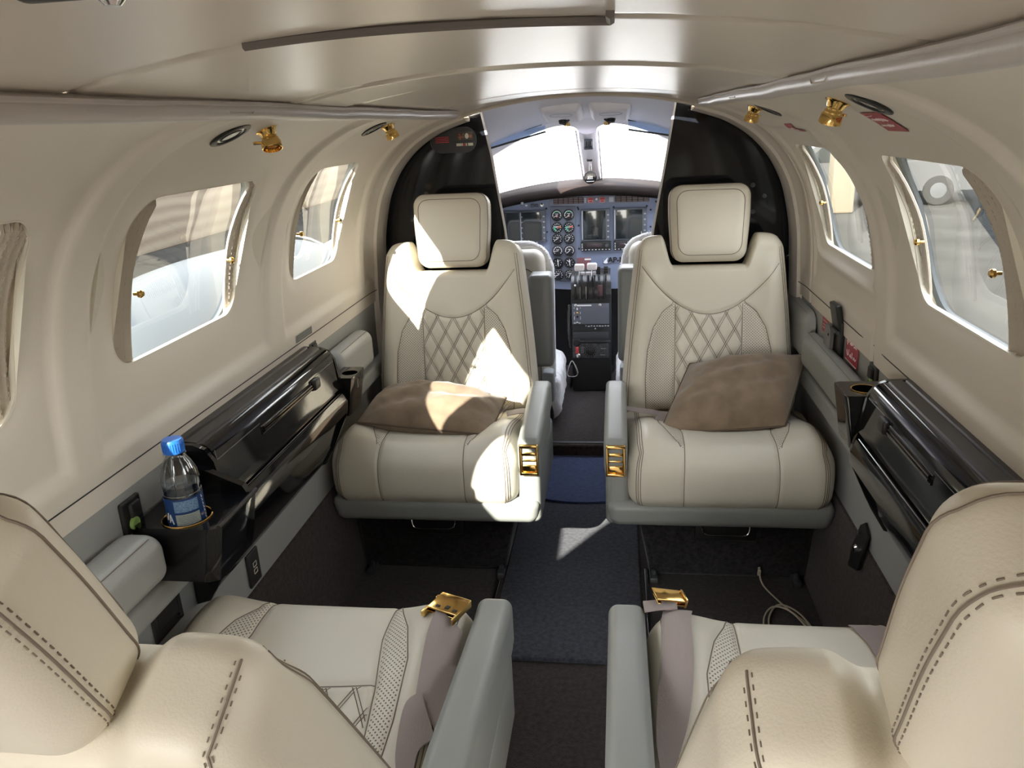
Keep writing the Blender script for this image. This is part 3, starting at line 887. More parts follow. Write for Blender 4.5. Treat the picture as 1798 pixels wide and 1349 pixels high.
# ------------------------------------------------------------------ pedestal and throttle quadrant
pd = thing('control_pedestal', 'dark control pedestal with levers and radio panels between the pilot seats', 'pedestal', (0, 3.28, .06))
def ped(name, x0, x1, z0, z1, m, par, y=0.0, d=.006, r=.002, label=None):
    g = G(); g.box(((x0+x1)/2, y-d/2, (z0+z1)/2-.06), (x1-x0, d, z1-z0), r); return obj(name, g, m, par, label=label)
g = G(); g.box((0, .13, .225), (.172, .26, .45), .008); g.box((-.002, .17, -.0+.03), (.15, .16, .06), .004); body = obj('body', g, mat('pedestal_black', (.016, .017, .019), .55), pd)
# quadrant: stepped drum with slots
g = G(); V = []
sec = [(.0, .420), (-.008, .425), (-.010, .455), (.000, .490), (.025, .515), (.060, .530), (.12, .535)]
g.grid(lambda x, k: Vector((x, sec[k][0], sec[k][1])), (-.084, .084), range(len(sec)))
g.f = [f[::-1] for f in g.f]
q = obj('throttle_quadrant', g, mat('quadrant_black', (.03, .029, .028), .35), pd, ang=60)
for x in (-.066, -.040, -.012, .012, .036, .060):
    g = G(); g.tube([Vector((x, sec[k][0]-.002, sec[k][1])) for k in range(1, 6)], .0045, 6); obj('lever_slot', g, mat('slot_black', (.004, .004, .004), .6), q)
g = G(); g.box((.040, -.011, .462), (.022, .008, .050), .004); obj('maroon_cover', g, mat('maroon_cover', (.10, .045, .05), .45), q)
for x in (-.052, -.026): 
    g = G(); g.tube([Vector((x+.007, -.016, .430)), Vector((x+.007, -.016, .482))], .0022, 6); obj('chrome_strip', g, CHROME, q)
g = G(); g.lathe([(.0045, 0), (.0045, .004), (.001, .007)], Matrix.Translation((-.066, -.012, .487)) @ RX, 12); obj('white_lamp', g, WHITE, q)
for x, zt in ((-.049, .568), (.004, .571)):
    g = G(); g.tube([Vector((x, .01, .49)), Vector((x+.004, -.03, .555))], .003, 6); lv = obj('throttle_lever', g, CHROME, pd)
    g = G(); g.box((x+.004, -.032, zt), (.042, .020, .030), .007, seg=3); obj('lever_knob', g, KNOBW, lv)
for x in (-.036, -.008, .018):
    g = G(); g.tube([Vector((x, .02, .50)), Vector((x, -.006, .535))], .003, 6); lv = obj('condition_lever', g, CHROME, pd)
    g = G(); g.box((x, -.010, .538), (.026, .014, .014), .005); obj('lever_knob', g, mat('worn_knob', (.42, .40, .40), .35), lv)
for x in (.034, .066):
    g = G(); g.tube([Vector((x, .02, .50)), Vector((x, -.018, .530))], .003, 6); lv = obj('propeller_lever', g, DGREY, pd)
    g = G()
    for k in range(4): g.box((x, -.020, .540+.0085*k), (.019, .016, .006), .002)
    g.box((x, -.017, .552), (.014, .011, .034), .002)
    obj('ribbed_knob', g, DARK, lv)
for x in (-.010, .006):
    g = G(); g.tube([Vector((x, .02, .515)), Vector((x, -.003, .520))], .004, 8); obj('friction_knob', g, DARK, pd)
rp_ = ped('radio_panel', -.082, .078, .374, .466, mat('slate_radio_panel', (.115, .125, .155), .4), pd, y=-.004)
g = G(); g.box((-.028, -.0105, .398), (.062, .001, .006), .0003)
for k in range(3): g.tube([(-.072, -.0105, .335+.025*k), (-.072, -.0105, .350+.02*k)], .001, 4); g.tube([(-.046, -.0105, .335+.025*k), (-.046, -.0105, .350+.02*k)], .001, 4)
g.box((-.059, -.0105, .383), (.006, .001, .010), .0004); g.box((-.070, -.0105, .320), (.010, .001, .005), .0004); g.box((-.050, -.0105, .320), (.008, .001, .004), .0004)
obj('white_lettering', g, WHITE, rp_)
for z, m in ((.365, GOLD), (.349, DARK), (.322, CHROME)):
    g = G(); g.lathe([(.005, 0), (.005, .006), (.003, .008)], Matrix.Translation((-.059, -.010, z)) @ RX, 12); obj('radio_knob', g, m, rp_)
for x in (-.066, .040):
    g = G(); g.lathe([(.006, 0), (.006, .003), (.003, .005)], Matrix.Translation((x, -.010, .401)) @ RX, 10); obj('panel_screw', g, CHROME, rp_)
g = G()
for k in range(9): g.box((-.022+.012*k, -.008, .306-.002*hsh(k)), (.008*hsh(k, 1)+.003, .004, .004), .0008)
g.lathe([(.003, 0), (.003, .005)], Matrix.Translation((.018, -.008, .294)) @ RX, 8)
o = obj('switch_row', g, mat('silver_switch_paint', (.55, .56, .58), .3), pd); 
hb = ped('trim_wheel_housing', -.080, .076, .262, .338, mat('housing_grey', (.035, .038, .045), .5), pd, y=-.002)
g = G(); g.tube(catmull([(-.052, -.014, .236), (-.02, -.024, .240), (.03, -.026, .240), (.068, -.020, .238), (.078, -.006, .236)], 6), .008, 8)
g.lathe([(.018, 0), (.019, .012), (.014, .016)], Matrix.Translation((-.064, -.008, .235)) @ RX, 9)
obj('crank_handle', g, DARK, hb)
tp = ped('transponder_panel', -.082, .076, .222, .322-.03, mat('speckled_grey_panel', (.075, .08, .085), .5, vary=.5, vscale=160), pd, y=-.006, d=.010)
g = G(); g.box((-.062, -.020, .200), (.014, .016, .030), .003); obj('red_guarded_switch', g, mat('red_switch', (.55, .07, .07), .4), tp)
g = G(); g.lathe([(.026, 0), (.026, .003), (.016, .004), (.016, .018), (.012, .020)], Matrix.Translation((-.005, -.016, .195)) @ RX, 20); obj('rotary_knob', g, DARK, tp)
g = G()
for k in range(14):
    a = 2*pi*k/14; g.box((-.005+.022*cos(a), -.020, .195+.022*sin(a)), (.003, .001, .003), .0003)
g.box((.052, -.017, .205), (.022, .001, .003), .0003); g.box((.048, -.017, .176), (.022, .001, .003), .0003)
for k in range(4): g.box((-.040, -.017, .212-.008*k), (.012, .001, .002), .0003)
obj('white_lettering', g, mat('grey_lettering', (.4, .4, .42), .5), tp)
g = G(); g.tube([(.046, -.016, .194), (.050, -.028, .186)], .005, 8); obj('toggle_switch', g, DGREY, tp)
g = G(); g.lathe([(.014, 0), (.014, .006), (.010, .012), (.004, .013)], Matrix.Translation((-.055, -.016, .175)) @ RX, 14); obj('chrome_button', g, CHROME, tp)
for x in (-.03, -.002, .03):
    g = G(); g.box((x, -.016, .224), (.010, .006, .006), .001); obj('small_button', g, DGREY, tp)
g = G(); g.tube(catmull([(-.092, .00, .40), (-.097, -.01, .34), (-.096, .0, .26), (-.092, .02, .20)], 6), lambda t: .007 if int(t*24) % 2 else .0055, 8); obj('ribbed_hose', g, mat('dark_ribbed_hose', (.05, .048, .046), .5), pd)
# coiled cord with a metal hook, lying on the cockpit floor
g = G(); g.tube(catmull([(-.035, -.03, .085), (-.045, .0, .02), (-.055, .10, .008), (-.050, .17, .008), (-.02, .08, .008), (.03, .05, .008), (.09, .12, .008), (.14, .26, .008), (.155, .30, .05)], 10), .006, 8); g.v = [(x-.05, y+.01, z) for x, y, z in g.v]; t = obj('microphone_cord', g, DARK, pd, label='black cord looped on the floor')
g = G(); g.tube(catmull([(-.035, -.028, .15), (-.055, -.034, .10), (-.050, -.036, .080), (-.020, -.036, .080), (-.012, -.034, .10)], 6, True), .0032, 8, closed=True); g.v = [(x-.05, y+.01, z) for x, y, z in g.v]; obj('metal_hook', g, CHROME, t)

# ------------------------------------------------------------------ pilot seats
def pilot_seat(side, label):
    t = thing('pilot_seat', label, 'seat', (side*.325, 2.90, -.005 if side < 0 else .015), 0, 'pilot seats')
    def bw(q, n):
        k = clamp((q.z+.30)/.60); return Vector((q.x*(1.0-.06*k*k) , q.y + .07*(k-.5), q.z))
    g = G(); g.box((0, -.04, .47), (.355, .10, .60), .045, seg=5, n=(8, 2, 12), warp=bw); b = obj('backrest', g, IVORY, t, ang=70)
    g = G(); lp = rr_loop((0, .46), (.150, .25), .07, 8); g.tube([Vector((x, -.093+.115*(z-.46), z)) for x, z in lp + lp[:1]], .0018, 6); obj('seam', g, SEAM, b)
    # fluffy cover: rim around the back and seat cushion
    g = G(); rim = [(-.19, .20)] + [(x, z) for x, z in rr_loop((0, .46), (.196, .312), .09, 8) if z > .2] 
    rim = sorted(rr_loop((0, .47), (.178, .306), .09, 10), key=lambda p: 0)
    rs = random.Random(3+side)
    pts = [Vector((x, .015+.115*(z-.47), z)) for x, z in rim]
    g.tube(pts, lambda u: .017 + .004*rs.random(), 12, closed=True)
    for i in range(520):
        a = pts[rs.randrange(len(pts))]; a2 = pts[(pts.index(a)+1) % len(pts)]; c = a.lerp(a2, rs.random())
        dv = Vector((rs.uniform(-1, 1), rs.uniform(-1, .6), rs.uniform(-1, 1))).normalized()
        g.tube([c+dv*.012, c+dv*.025+Vector((rs.uniform(-.004, .004), 0, rs.uniform(-.004, .004)))], lambda u: .0034*(1-.8*u), 4)
    obj('sheepskin_rim', g, FLEECE, b, label='white fluffy sheepskin rim')
    def fw(q, n): return q + n*(.006*noise2(q.x*60+9, q.y*60+q.z*70))
    g = G(); g.box((0, .16, .18), (.43, .42, .20), .05, seg=5, n=(40, 36, 10), warp=fw); obj('seat_cushion', g, FLEECE, t, label='white sheepskin covered cushion', ang=70)
    g = G(); g.box((0, .12, .04), (.36, .36, .08), .01); obj('seat_base', g, DARK, t)
    s = -side
    def aw(q, n): return Vector((q.x, q.y + .05*(q.z/.32), q.z))
    g = G(); g.box((s*.165, -.165, .54), (.088, .10, .33), .018, seg=4, n=(2, 2, 4), warp=aw); a = obj('folded_armrest', g, GREY, t, label='grey armrest folded up against the seat back')
    g = G(); g.box((s*.180, -.14, .275), (.045, .07, .12), .012); obj('armrest_bracket', g, mat('pale_bracket_paint', (.42, .44, .45), .4), a)
    g = G(); g.tube(catmull([(s*.175, -.150, .22), (s*.19, -.165, .16), (s*.17, -.16, .10), (s*.18, -.15, .02)], 6), .009, 8); g.box((s*.178, -.155, .12), (.025, .03, .05), .006); obj('adjuster_linkage', g, DARK, t)
    return t
pilot_seat(-1, 'pilot seat with white sheepskin rim behind the black partition, left of the pedestal')
pilot_seat(1, 'copilot seat with white sheepskin rim behind the black partition, right of the pedestal')

# ------------------------------------------------------------------ overhead fittings in the cockpit
def pod(side, label):
    x0 = side*.082 + .012
    c = ck_roof(x0, 2.76)
    R = Matrix.Rotation(radians(-9), 4, 'X')
    t = thing('overhead_pod', label, 'light', c, 0, 'overhead pods')
    M = Matrix.Translation((0, 0, -.006)) @ R
    g = G()
    def pw(q, n): return Vector((q.x*(1-.10*clamp(-(q.z)/.02)), q.y*(1-.06*clamp(-q.z/.02)), q.z))
    Vv, Ff, _ = Pad((.070, .115, .022), .016, pw).grid((4, 4, 2), 4); g.add(Vv, Ff, M); b = obj('housing', g, COCK, t)
    g = G(); lp = rr_loop((0, -.052), (.040, .028), .027, 8); g.loft([[M @ Vector((x, y, -.0195)) for x, y in lp], [M @ Vector((x*.94, -.052+(y+.052)*.94, -.023)) for x, y in lp], [M @ Vector((x*.84, -.052+(y+.052)*.84, -.020)) for x, y in lp]])
    g.add([M @ Vector((x*.84, -.052+(y+.052)*.84, -.020)) for x, y in lp], [tuple(range(len(lp)))[::-1]])
    obj('speaker_oval', g, mat('pale_blue_grey_mesh', (.42, .47, .52), .35), b)
    g = G(); g.lathe([(.012, 0), (.016, -.006), (.013, -.016), (.006, -.018)], M @ Matrix.Translation((0, .045, -.018)), 16); o = obj('eyeball_lamp', g, DARK, b)
    g = G(); g.lathe([(.010, 0), (.011, -.010), (.008, -.012)], M @ Matrix.Translation((.014*side*-1, .050, -.030)), 12); obj('brass_nozzle', g, GOLD, o)
    g = G(); g.tube([M @ Vector((-.022*side, .035, -.024)), M @ Vector((.0, .045, -.036))], .0035, 6); obj('lamp_arm', g, DGREY, o)
pod(-1, 'ceiling pod with oval grille and swivel lamp above the pilot')
pod(1, 'ceiling pod with oval grille and swivel lamp above the copilot')
def visor(pts, label, clip):
    P = [Vector(p) for p in pts]; c = sum(P, Vector())/4
    t = thing('sun_visor', label, 'sun visor', c, 0, 'cockpit sun visors')
    nn = (P[1]-P[0]).cross(P[3]-P[0]).normalized()*.004
    g = G(); q = [p-c for p in P]; g.add(q + [p+nn for p in q], [(3, 2, 1, 0), (4, 5, 6, 7)] + [(i, (i+1) % 4, 4+(i+1) % 4, 4+i) for i in range(4)])
    b = obj('visor_board', g, VISOR, t, smooth=False)
    g = G(); g.tube([q[3], q[2]], .0035, 6); obj('visor_edge', g, DGREY, b)
    if clip:
        m = q[0].lerp(q[1], .55); d = (q[1]-q[0]).normalized()
        g = G(); g.tube([m-d*.03+Vector((0, -.008, .004)), m+d*.03+Vector((0, -.008, .006))], .004, 6); g.tube([m-d*.06+Vector((0, -.006, -.004)), m+d*.09+Vector((0, -.006, .012))], .009, 8); obj('visor_clip', g, CHROME, t)
    else:
        g = G(); g.tube([q[0]+Vector((0, -.004, .004)), q[1]+Vector((0, -.004, .010))], .007, 8); obj('visor_hinge', g, DGREY, t)
visor([(-.375, 2.97, 1.172), (-.150, 3.00, 1.206), (-.146, 2.97, 1.184), (-.372, 2.92, 1.130)], 'tinted sun visor with chrome clip at the left windshield', True)
visor([(.155, 2.99, 1.210), (.345, 2.96, 1.185), (.342, 2.90, 1.145), (.155, 2.95, 1.178)], 'tinted sun visor at the right windshield', False)
t = thing('magnetic_compass', 'round black compass hanging on the windshield post', 'compass', (.0, 3.42, .985))
g = G(); g.lathe([(.012, -.012), (.026, -.010), (.028, 0), (.028, .012), (.024, .016), (.023, .013), (.0005, .013)], RX, 24); b = obj('case', g, mat('dark_compass_case', (.008, .008, .009), .6, spec=.15), t)
g = G(); g.box((0, -.0145, .002), (.030, .002, .022), .002); w = obj('compass_window', g, mat('compass_glass', (.02, .02, .02), .1), b)
g = G()
for x in (-.008, 0, .008): g.box((x, -.016, -.001), (.0016, .001, .010), .0002)
g.box((0, -.016, -.006), (.024, .001, .0016), .0002); g.box((0, -.0145, -.017), (.034, .001, .002), .0002); obj('white_lettering', g, WHITE, w)
g = G(); g.tube([(0, .0, .026), (.0, .0, .055), (-.002, -.01, .075)], .007, 8); a = obj('compass_arm', g, CHROME, t)
g = G(); g.box((-.002, -.012, .078), (.024, .016, .026), .004); obj('compass_mount', g, DARK, t)
t = obj('switch_plate', G().box((.004, 3.145, 1.128), (.036, .010, .040), .003, rot=(radians(-20), 0, 0)), mat('slate_switch_plate', (.06, .07, .09), .4), cat='switch', label='small slate switch plate on the windshield post above the compass')
g = G()
for dx in (-.008, .008): g.box((.004+dx, 3.138, 1.128), (.010, .006, .022), .002, rot=(radians(-20), 0, 0))
o = obj('rocker', g, DARK, t); o.matrix_parent_inverse = Matrix()
# ================================================================== side consoles, cup holders, arm pads, wall fittings
def side_prism(g, side, poly, y0, y1, bev=0):
    q = [(x*side, z) for x, z in poly]
    if side > 0: q = q[::-1]
    g.prism(q, lambda u, v, w: Vector((u, w, v)), y0, y1)
    return g
def arc_pts(c, r, a0, a1, n=6): return [(c[0]+r*cos(radians(a)), c[1]+r*sin(radians(a))) for a in spaced(a0, a1, n)]
def console(side, y0, y1, dx, dz, label, ylow=0):
    t = thing('side_console', label, 'console', (side*.63, (y0+y1)/2, .60), 0, 'side consoles')
    L = lambda pts: [(x+dx, z+dz) for x, z in pts]
    def pt(g, poly, a, b): 
        q = G(); side_prism(q, side, L(poly), a, b); g.add([Vector(p) - Vector(t.location) for p in q.v], q.f); return g
    # outer |x| decreases towards the aisle
    bodyp = [(.660, .716), (.612, .714), (.592, .700), (.580, .640), (.570, .600), (.570, .548), (.606, .462), (.636, .412), (.660, .402)]
    yl = max(y0, ylow)
    g_ = G(); pt(g_, bodyp[:6] + [(.660, .548)], y0+.006, y1-.006); pt(g_, [(.660, .550), (.570, .550)] + bodyp[6:], yl+.006, y1-.006)
    b = obj('body', g_, BLACK, t, ang=30)
    endp = [(.661, .722), (.610, .720), (.590, .712), (.576, .690), (.566, .620), (.556, .580), (.561, .545), (.603, .457), (.633, .407), (.661, .398)]
    for a in (y0, y1-.010): obj('end_plate', pt(G(), endp if (a > yl-.01) else endp[:7] + [(.661, .545)], a, a+.010), BLACK, t, ang=30)
    lidp = [(.660, .7225), (.640, .7225), (.638, .7195), (.634, .7195), (.632, .7225), (.610, .7205), (.608, .7175), (.6045, .717), (.602, .7185), (.594, .7140), (.594, .708), (.660, .708)]
    obj('lid', pt(G(), lidp, y0+.012, y1-.012), BROWNBLK, t, ang=30, label='ribbed dark brown lid')
    doorp = [(.600, .7175), (.593, .7150), (.586, .709), (.5805, .700), (.5775, .690), (.5705, .630), (.566, .618), (.580, .616), (.59, .69)]
    dr = obj('door', pt(G(), doorp, y0+.012, y1-.012), BLACK, t, ang=40)
    # recessed latch bar on the door
    f = lambda y, k, o=0.0: Vector((side*(lerp(.5788, .5712, k)+dx-o), y, lerp(.699, .636, k)+dz)) - Vector(t.location)
    ya, yb = lerp(y0, y1, .30), lerp(y0, y1, .78)
    g = G(); g.tube([f(ya, .30, .001), f(yb, .30, .001), f(yb, .52, .001), f(ya, .52, .001)], .0016, 5, closed=True)
    h = obj('latch_bar', g, mat('dark_chrome_edge', (.25, .25, .26), .15, 1.0), dr)
    g = G()
    for k in (.36, .46): g.tube([f(ya+.008, k, .002), f(yb-.03, k, .002)], .0026, 6)
    obj('latch_groove', g, BLACK, h)
    g = G(); g.box(f(yb-.010, .41, .003), (.012, .034, .026), .005); obj('latch_button', g, DARK, h)
    jm = mat('grey_joint', (.16, .16, .165), .25)
    for q_ in ([f(y0+.014, -.10, .0006), f(y0+.014, .18, .0006), f(ya, .18, .0006)], [f(yb, .18, .0006), f(y1-.016, .18, .0006)]):
        ln = G(); ln.tube(q_, .0008, 4); obj('door_joint', ln, jm, dr)
    lipp = [(.580, .612), (.562, .604), (.553, .580), (.554, .556), (.562, .549), (.572, .552)]
    lp = obj('table_edge', pt(G(), lipp, y0+.022, y1-.014), BLACK, t, ang=40)
    g = G()
    for x, z in ((.5655, .607),): g.tube([Vector((side*(x+dx-.0004), y, z+dz)) - Vector(t.location) for y in (y0+.03, y1-.02)], .0008, 4)
    obj('table_edge_strip', g, mat('dark_edge_strip', (.35, .35, .36), .2, 1.0), lp)
    return t
CL = console(-1, 1.135, 1.745, .0, .0, 'glossy black side console along the left wall, water bottle at its end')
CR = console(1, .96, 1.435, .003, .016, 'glossy black side console along the right wall behind the near seat', 1.16)
for side, yy in ((1, .85),): pass

def cup(side, c, hole_r, box, zt, zb, label, ring):
    """black tray with a round cup well; box = (|x|min, |x|max, y0, y1)"""
    x0, x1, y0, y1 = box
    t = thing('cup_holder', label, 'cup holder', (side*(x0+x1)/2, (y0+y1)/2, zb), 0, 'cup holders')
    o = Vector(t.location); n = 32; loop, circ = [], []
    cx, cy = side*c[0], c[1]
    for k in range(n):
        a = 2*pi*k/n; dx_, dy_ = cos(a), sin(a)
        X0, X1 = sorted((side*x0, side*x1)); s = 1e9
        if dx_ > 1e-6: s = min(s, (X1-cx)/dx_)
        if dx_ < -1e-6: s = min(s, (X0-cx)/dx_)
        if dy_ > 1e-6: s = min(s, (y1-cy)/dy_)
        if dy_ < -1e-6: s = min(s, (y0-cy)/dy_)
        loop.append((cx+dx_*s, cy+dy_*s)); circ.append((cx+hole_r*dx_, cy+hole_r*dy_))
    tp = lambda p, z, k=0.0: Vector((p[0] + side*k, p[1], z)) - o
    g = G(); g.loft([[tp(p, zb, .018) for p in loop], [tp(p, zt-.004) for p in loop], [tp(((p[0]-cx)*.985+cx, (p[1]-cy)*.985+cy), zt) for p in loop], [tp(p, zt) for p in circ], [tp(p, zt-.038) for p in circ]])
    g.add([tp(p, zt-.038) for p in circ], [tuple(range(n))]); g.add([tp(p, zb, .018) for p in loop], [tuple(range(n))[::-1]])
    b = obj('tray', g, BLACK, t, ang=35)
    if ring:
        g = G(); g.tube([Vector((cx+(hole_r+.001)*cos(2*pi*k/40), cy+(hole_r+.001)*sin(2*pi*k/40), zt+.001))-o for k in range(40)], .0015, 6, closed=True)
        obj('cup_ring', g, GOLD, b, label='thin brass ring')
    return t, b
t, b = cup(-1, (.575, 1.030), .037, (.500, .652, .990, 1.132), .640, .545, 'black cup holder tray on the left wall holding the water bottle', True)
o = Vector(t.location)
g = G(); side_prism(g, -1, [(.650, .70), (.612, .70), (.60, .69), (.520, .655), (.512, .640), (.650, .640)], 1.114, 1.128); g.v = [tuple(Vector(p)-o) for p in g.v]
obj('end_wall', g, BLACK, b, ang=30)
g = G(); g.tube([Vector((-.503, .995, .642))-o, Vector((-.503, 1.128, .642))-o], .004, 8); obj('tray_edge', g, BROWNBLK, b)
cup(-1, (.562, 1.795), .020, (.540, .596, 1.750, 1.845), .636, .535, 'small black cup holder at the front end of the left console', False)
cup(1, (.590, 1.480), .024, (.545, .655, 1.440, 1.530), .700, .590, 'small black cup holder at the front end of the right console', True)

# padded grey arm rests along the walls
def arm_pad(side, x0, x1, y0, y1, z0, z1, label, m, r=.028, tilt=0.0, name='arm_pad'):
    c = Vector((side*(x0+x1)/2, (y0+y1)/2, (z0+z1)/2))
    def w(q, n): return Vector((q.x + side*.010*clamp(q.z/.05, -1, 0)*-1*0, q.y, q.z + tilt*q.y - .008*(clamp(abs(q.y)/((y1-y0)/2))**8)))
    g = G(); Vv, Ff, _ = Pad(((x1-x0)/2, (y1-y0)/2, (z1-z0)/2), r, w).grid((3, 24, 3), 5); g.add(Vv, Ff)
    t = thing(name, label, 'armrest', c, 0, 'padded wall armrests')
    obj('padding', g, m, t, ang=70)
    g = G(); g.tube([Vector((side*(-(x1-x0)/2+.012), y, (z1-z0)/2-.004)) + Vector((0, 0, tilt*y)) for y in spaced(-(y1-y0)/2+.03, (y1-y0)/2-.03, 20)], .0007, 5)
    obj('seam', g, SEAM, t)
    return t
LGREY = mat('pale_grey_arm_vinyl', (.40, .405, .385), .42, bump=.12, scale=380)
arm_pad(-1, .600, .662, 1.85, 2.13, .560, .668, 'grey padded wall armrest beside the sunlit front seat', LGREY)
arm_pad(-1, .585, .662, .765, .985, .560, .646, 'grey padded wall armrest beside the near left seat, behind the bottle', LGREY)
arm_pad(1, .610, .662, 1.545, 2.115, .548, .655, 'grey padded wall armrest beside the front right seat, by the red placards', GREY, .034)
arm_pad(1, .622, .662, 2.130, 2.43, .545, .690, 'short grey padded block ahead of the right wall armrest at the partition', GREY, .034)
# lower grey wedges beneath the arm pads
for side, y0, y1, lab in ((-1, 1.86, 2.42, 'left'), (-1, .80, 1.13, 'left'), (1, 1.56, 2.42, 'right')):
    g = G(); g.box((side*.645, (y0+y1)/2, .505), (.036, y1-y0, .05), .012, seg=3)
    tn = 'trim_%d' % (11 + len([o for o in COL.objects if o.name.startswith('trim_1') and len(o.name) == 7 and o.name > 'trim_10']))
    obj(tn, g, LGREY if side < 0 else GREY, kind='structure')

# reading lamps and air vents
def vent(side, y, label, r=.032):
    z = 1.2235; p = on_wall(side, y, z, 0); nn = wall_normal(side, z).normalized()
    t = thing('air_vent', label, 'vent', p, 0, 'air vents'); M = nn.to_track_quat('Z', 'Y').to_matrix().to_4x4()
    rg = G(); rg.lathe([(r, -.004), (r, .003), (r-.002, .004), (r-.008, .004), (r-.0095, .0015), (r-.0095, -.004)], M, 40, cap=False); b = obj('outer_ring', rg, DARK, t, ang=30)
    rg = G(); rg.lathe([(r-.0095, -.004), (r-.0095, .002), (r-.012, .003), (r-.015, .0025), (.0005, .0035)], M, 40); obj('satin_disc', rg, mat('satin_steel', (.55, .54, .50), .25, .9), b, ang=30)
    rg = G(); rg.lathe([(r-.015, .002), (r-.0145, .0035), (r-.0165, .004), (r-.0175, .0025)], M, 40, cap=False); obj('inner_ring', rg, DARK, b)
    return t
def lamp(side, y, label, aim, lens):
    z = 1.228; p = on_wall(side, y, z, 0); nn = wall_normal(side, z).normalized()
    t = thing('reading_lamp', label, 'lamp', p, 0, 'brass reading lamps'); M = nn.to_track_quat('Z', 'Y').to_matrix().to_4x4()
    g = G(); g.lathe([(.018, -.004), (.018, .001), (.014, .004), (.012, .010), (.010, .012)], M, 24); b = obj('base', g, GOLD, t)
    d = Vector(aim).normalized(); H = Matrix.Translation(nn*.012) @ d.to_track_quat('Z', 'Y').to_matrix().to_4x4() @ Matrix.Scale(.72, 4)
    g = G(); g.lathe([(.004, -.018), (.011, -.017), (.013, -.010), (.0125, -.008), (.015, -.004), (.0145, -.001), (.018, .003), (.0175, .006), (.021, .010), (.022, .026), (.020, .027), (.018, .014)], H, 24, cap=False)
    h = obj('lamp_head', g, GOLD, t, ang=40)
    g = G(); g.lathe([(.0005, .020), (.016, .019), (.0185, .015), (.0185, .010), (.0005, .010)], H, 24); obj('lens', g, AMBER if lens else GOLD, h)
    g = G(); g.tube([H @ Vector((-.021, 0, .012)), H @ Vector((-.032, 0, .012))], .0022, 6); g.lathe([(.0045, 0), (.0045, .004)], H @ Matrix.Translation((-.034, 0, .010)), 10); obj('side_screw', g, GOLD, h)
    return t
vent(-1, 1.095, 'air vent ring beside the amber-lensed brass lamp on the left'); lamp(-1, 1.195, 'brass reading lamp with amber lens above the left main window', (.25, -.35, -1), True)
vent(-1, 1.785, 'small air vent above the front left window'); lamp(-1, 1.865, 'brass reading lamp above the front left window', (.35, .25, -1), False)
vent(1, 1.085, 'air vent ring beside the large brass lamp on the right'); lamp(1, 1.195, 'brass reading lamp above the right main window, over the large red placard', (-.2, .3, -1), False)
vent(1, 1.785, 'dark air vent above the emergency exit window'); lamp(1, 1.885, 'brass reading lamp above the emergency exit window', (-.2, .25, -1), False)

# red placards
def strokes(side, y0, y1, z0, z1, segs, off, r):
    """handwriting in (u to the reader's right, v up); on the right wall the reader's right is -y"""
    g = G()
    for s in segs:
        pts = [on_wall(side, lerp(y0, y1, u), lerp(z0, z1, v), off) for u, v in s]
        g.tube(catmull(pts, 4) if len(pts) > 2 else pts, r, 4)
    return g
def placard(side, y0, y1, z0, z1, label, segs, r=.0011, shear=0.0, m=None, base=None):
    g = wall_patch(side, y0, y1, z0, z1, .0015, 8, shear) if base is None else base
    t = obj('red_placard', g, m or REDP, label=label, cat='placard', group='red placards')
    w = strokes(side, y1 if side > 0 else y0, y0 if side > 0 else y1, z0, z1, segs, .0024, r) if base is None else segs
    obj('white_lettering', w, mat('placard_lettering', (.80, .62, .62), .5), t)
    return t
wig = lambda u0, u1, v, n, a: [(lerp(u0, u1, k/n), v + a*(1 if k % 2 else -1)*(.4+.6*hsh(k, u0*9, v*7))) for k in range(n+1)]
placard(1, 1.120, 1.205, 1.186, 1.212, 'large red placard under the brass lamp above the right main window', [wig(.15, .85, .66, 12, .07), wig(.2, .8, .36, 11, .07), [(.15, .85), (.45, .87)]])
placard(1, 1.755, 1.830, 1.176, 1.198, 'small red placard above the emergency exit window', [wig(.2, .8, .62, 9, .12), wig(.25, .75, .32, 9, .1)], .0012)
def flat(side, x, pts): return [Vector((side*x, y, z)) for y, z in pts]
def flat_placard(y0, y1, z0, z1, x, label, segs, r=.0010):
    g = G(); g.box((x, (y0+y1)/2, (z0+z1)/2), (.0016, y1-y0, z1-z0), .0006)
    w = G()
    for s in segs:
        pts = [Vector((x-.0012, lerp(y1, y0, u), lerp(z0, z1, v))) for u, v in s]; w.tube(catmull(pts, 4) if len(pts) > 2 else pts, r, 4)
    return placard(1, 0, 0, 0, 0, label, w, base=g)
flat_placard(2.000, 2.075, .660, .722, .6555, 'small red placard on the grey side panel ahead of the black latch', [[(.15, .85), (.55, .85)], [(.15, .68), (.7, .68)], [(.15, .5), (.75, .5)], [(.15, .34), (.75, .34)], [(.15, .2), (.5, .2)]], .0009)
arab = [[(.93, .70), (.86, .62), (.80, .72), (.76, .62), (.70, .66), (.66, .60)], [(.82, .86), (.80, .84)], [(.60, .86), (.60, .64)], [(.55, .62), (.50, .70), (.45, .60), (.40, .72), (.36, .60)], [(.30, .88), (.27, .62)], [(.22, .62), (.16, .74), (.10, .66), (.17, .54)],
        [(.90, .30), (.84, .22), (.78, .32), (.72, .22), (.66, .30)], [(.58, .40), (.57, .20)], [(.50, .20), (.44, .30), (.40, .20)], [(.32, .42), (.28, .22), (.20, .22), (.14, .36)], [(.04, .03), (.5, .03), (.96, .03)]]
flat_placard(1.755, 1.850, .650, .722, .6555, 'red placard with white handwriting beside the black latch on the right wall', arab, .0012)

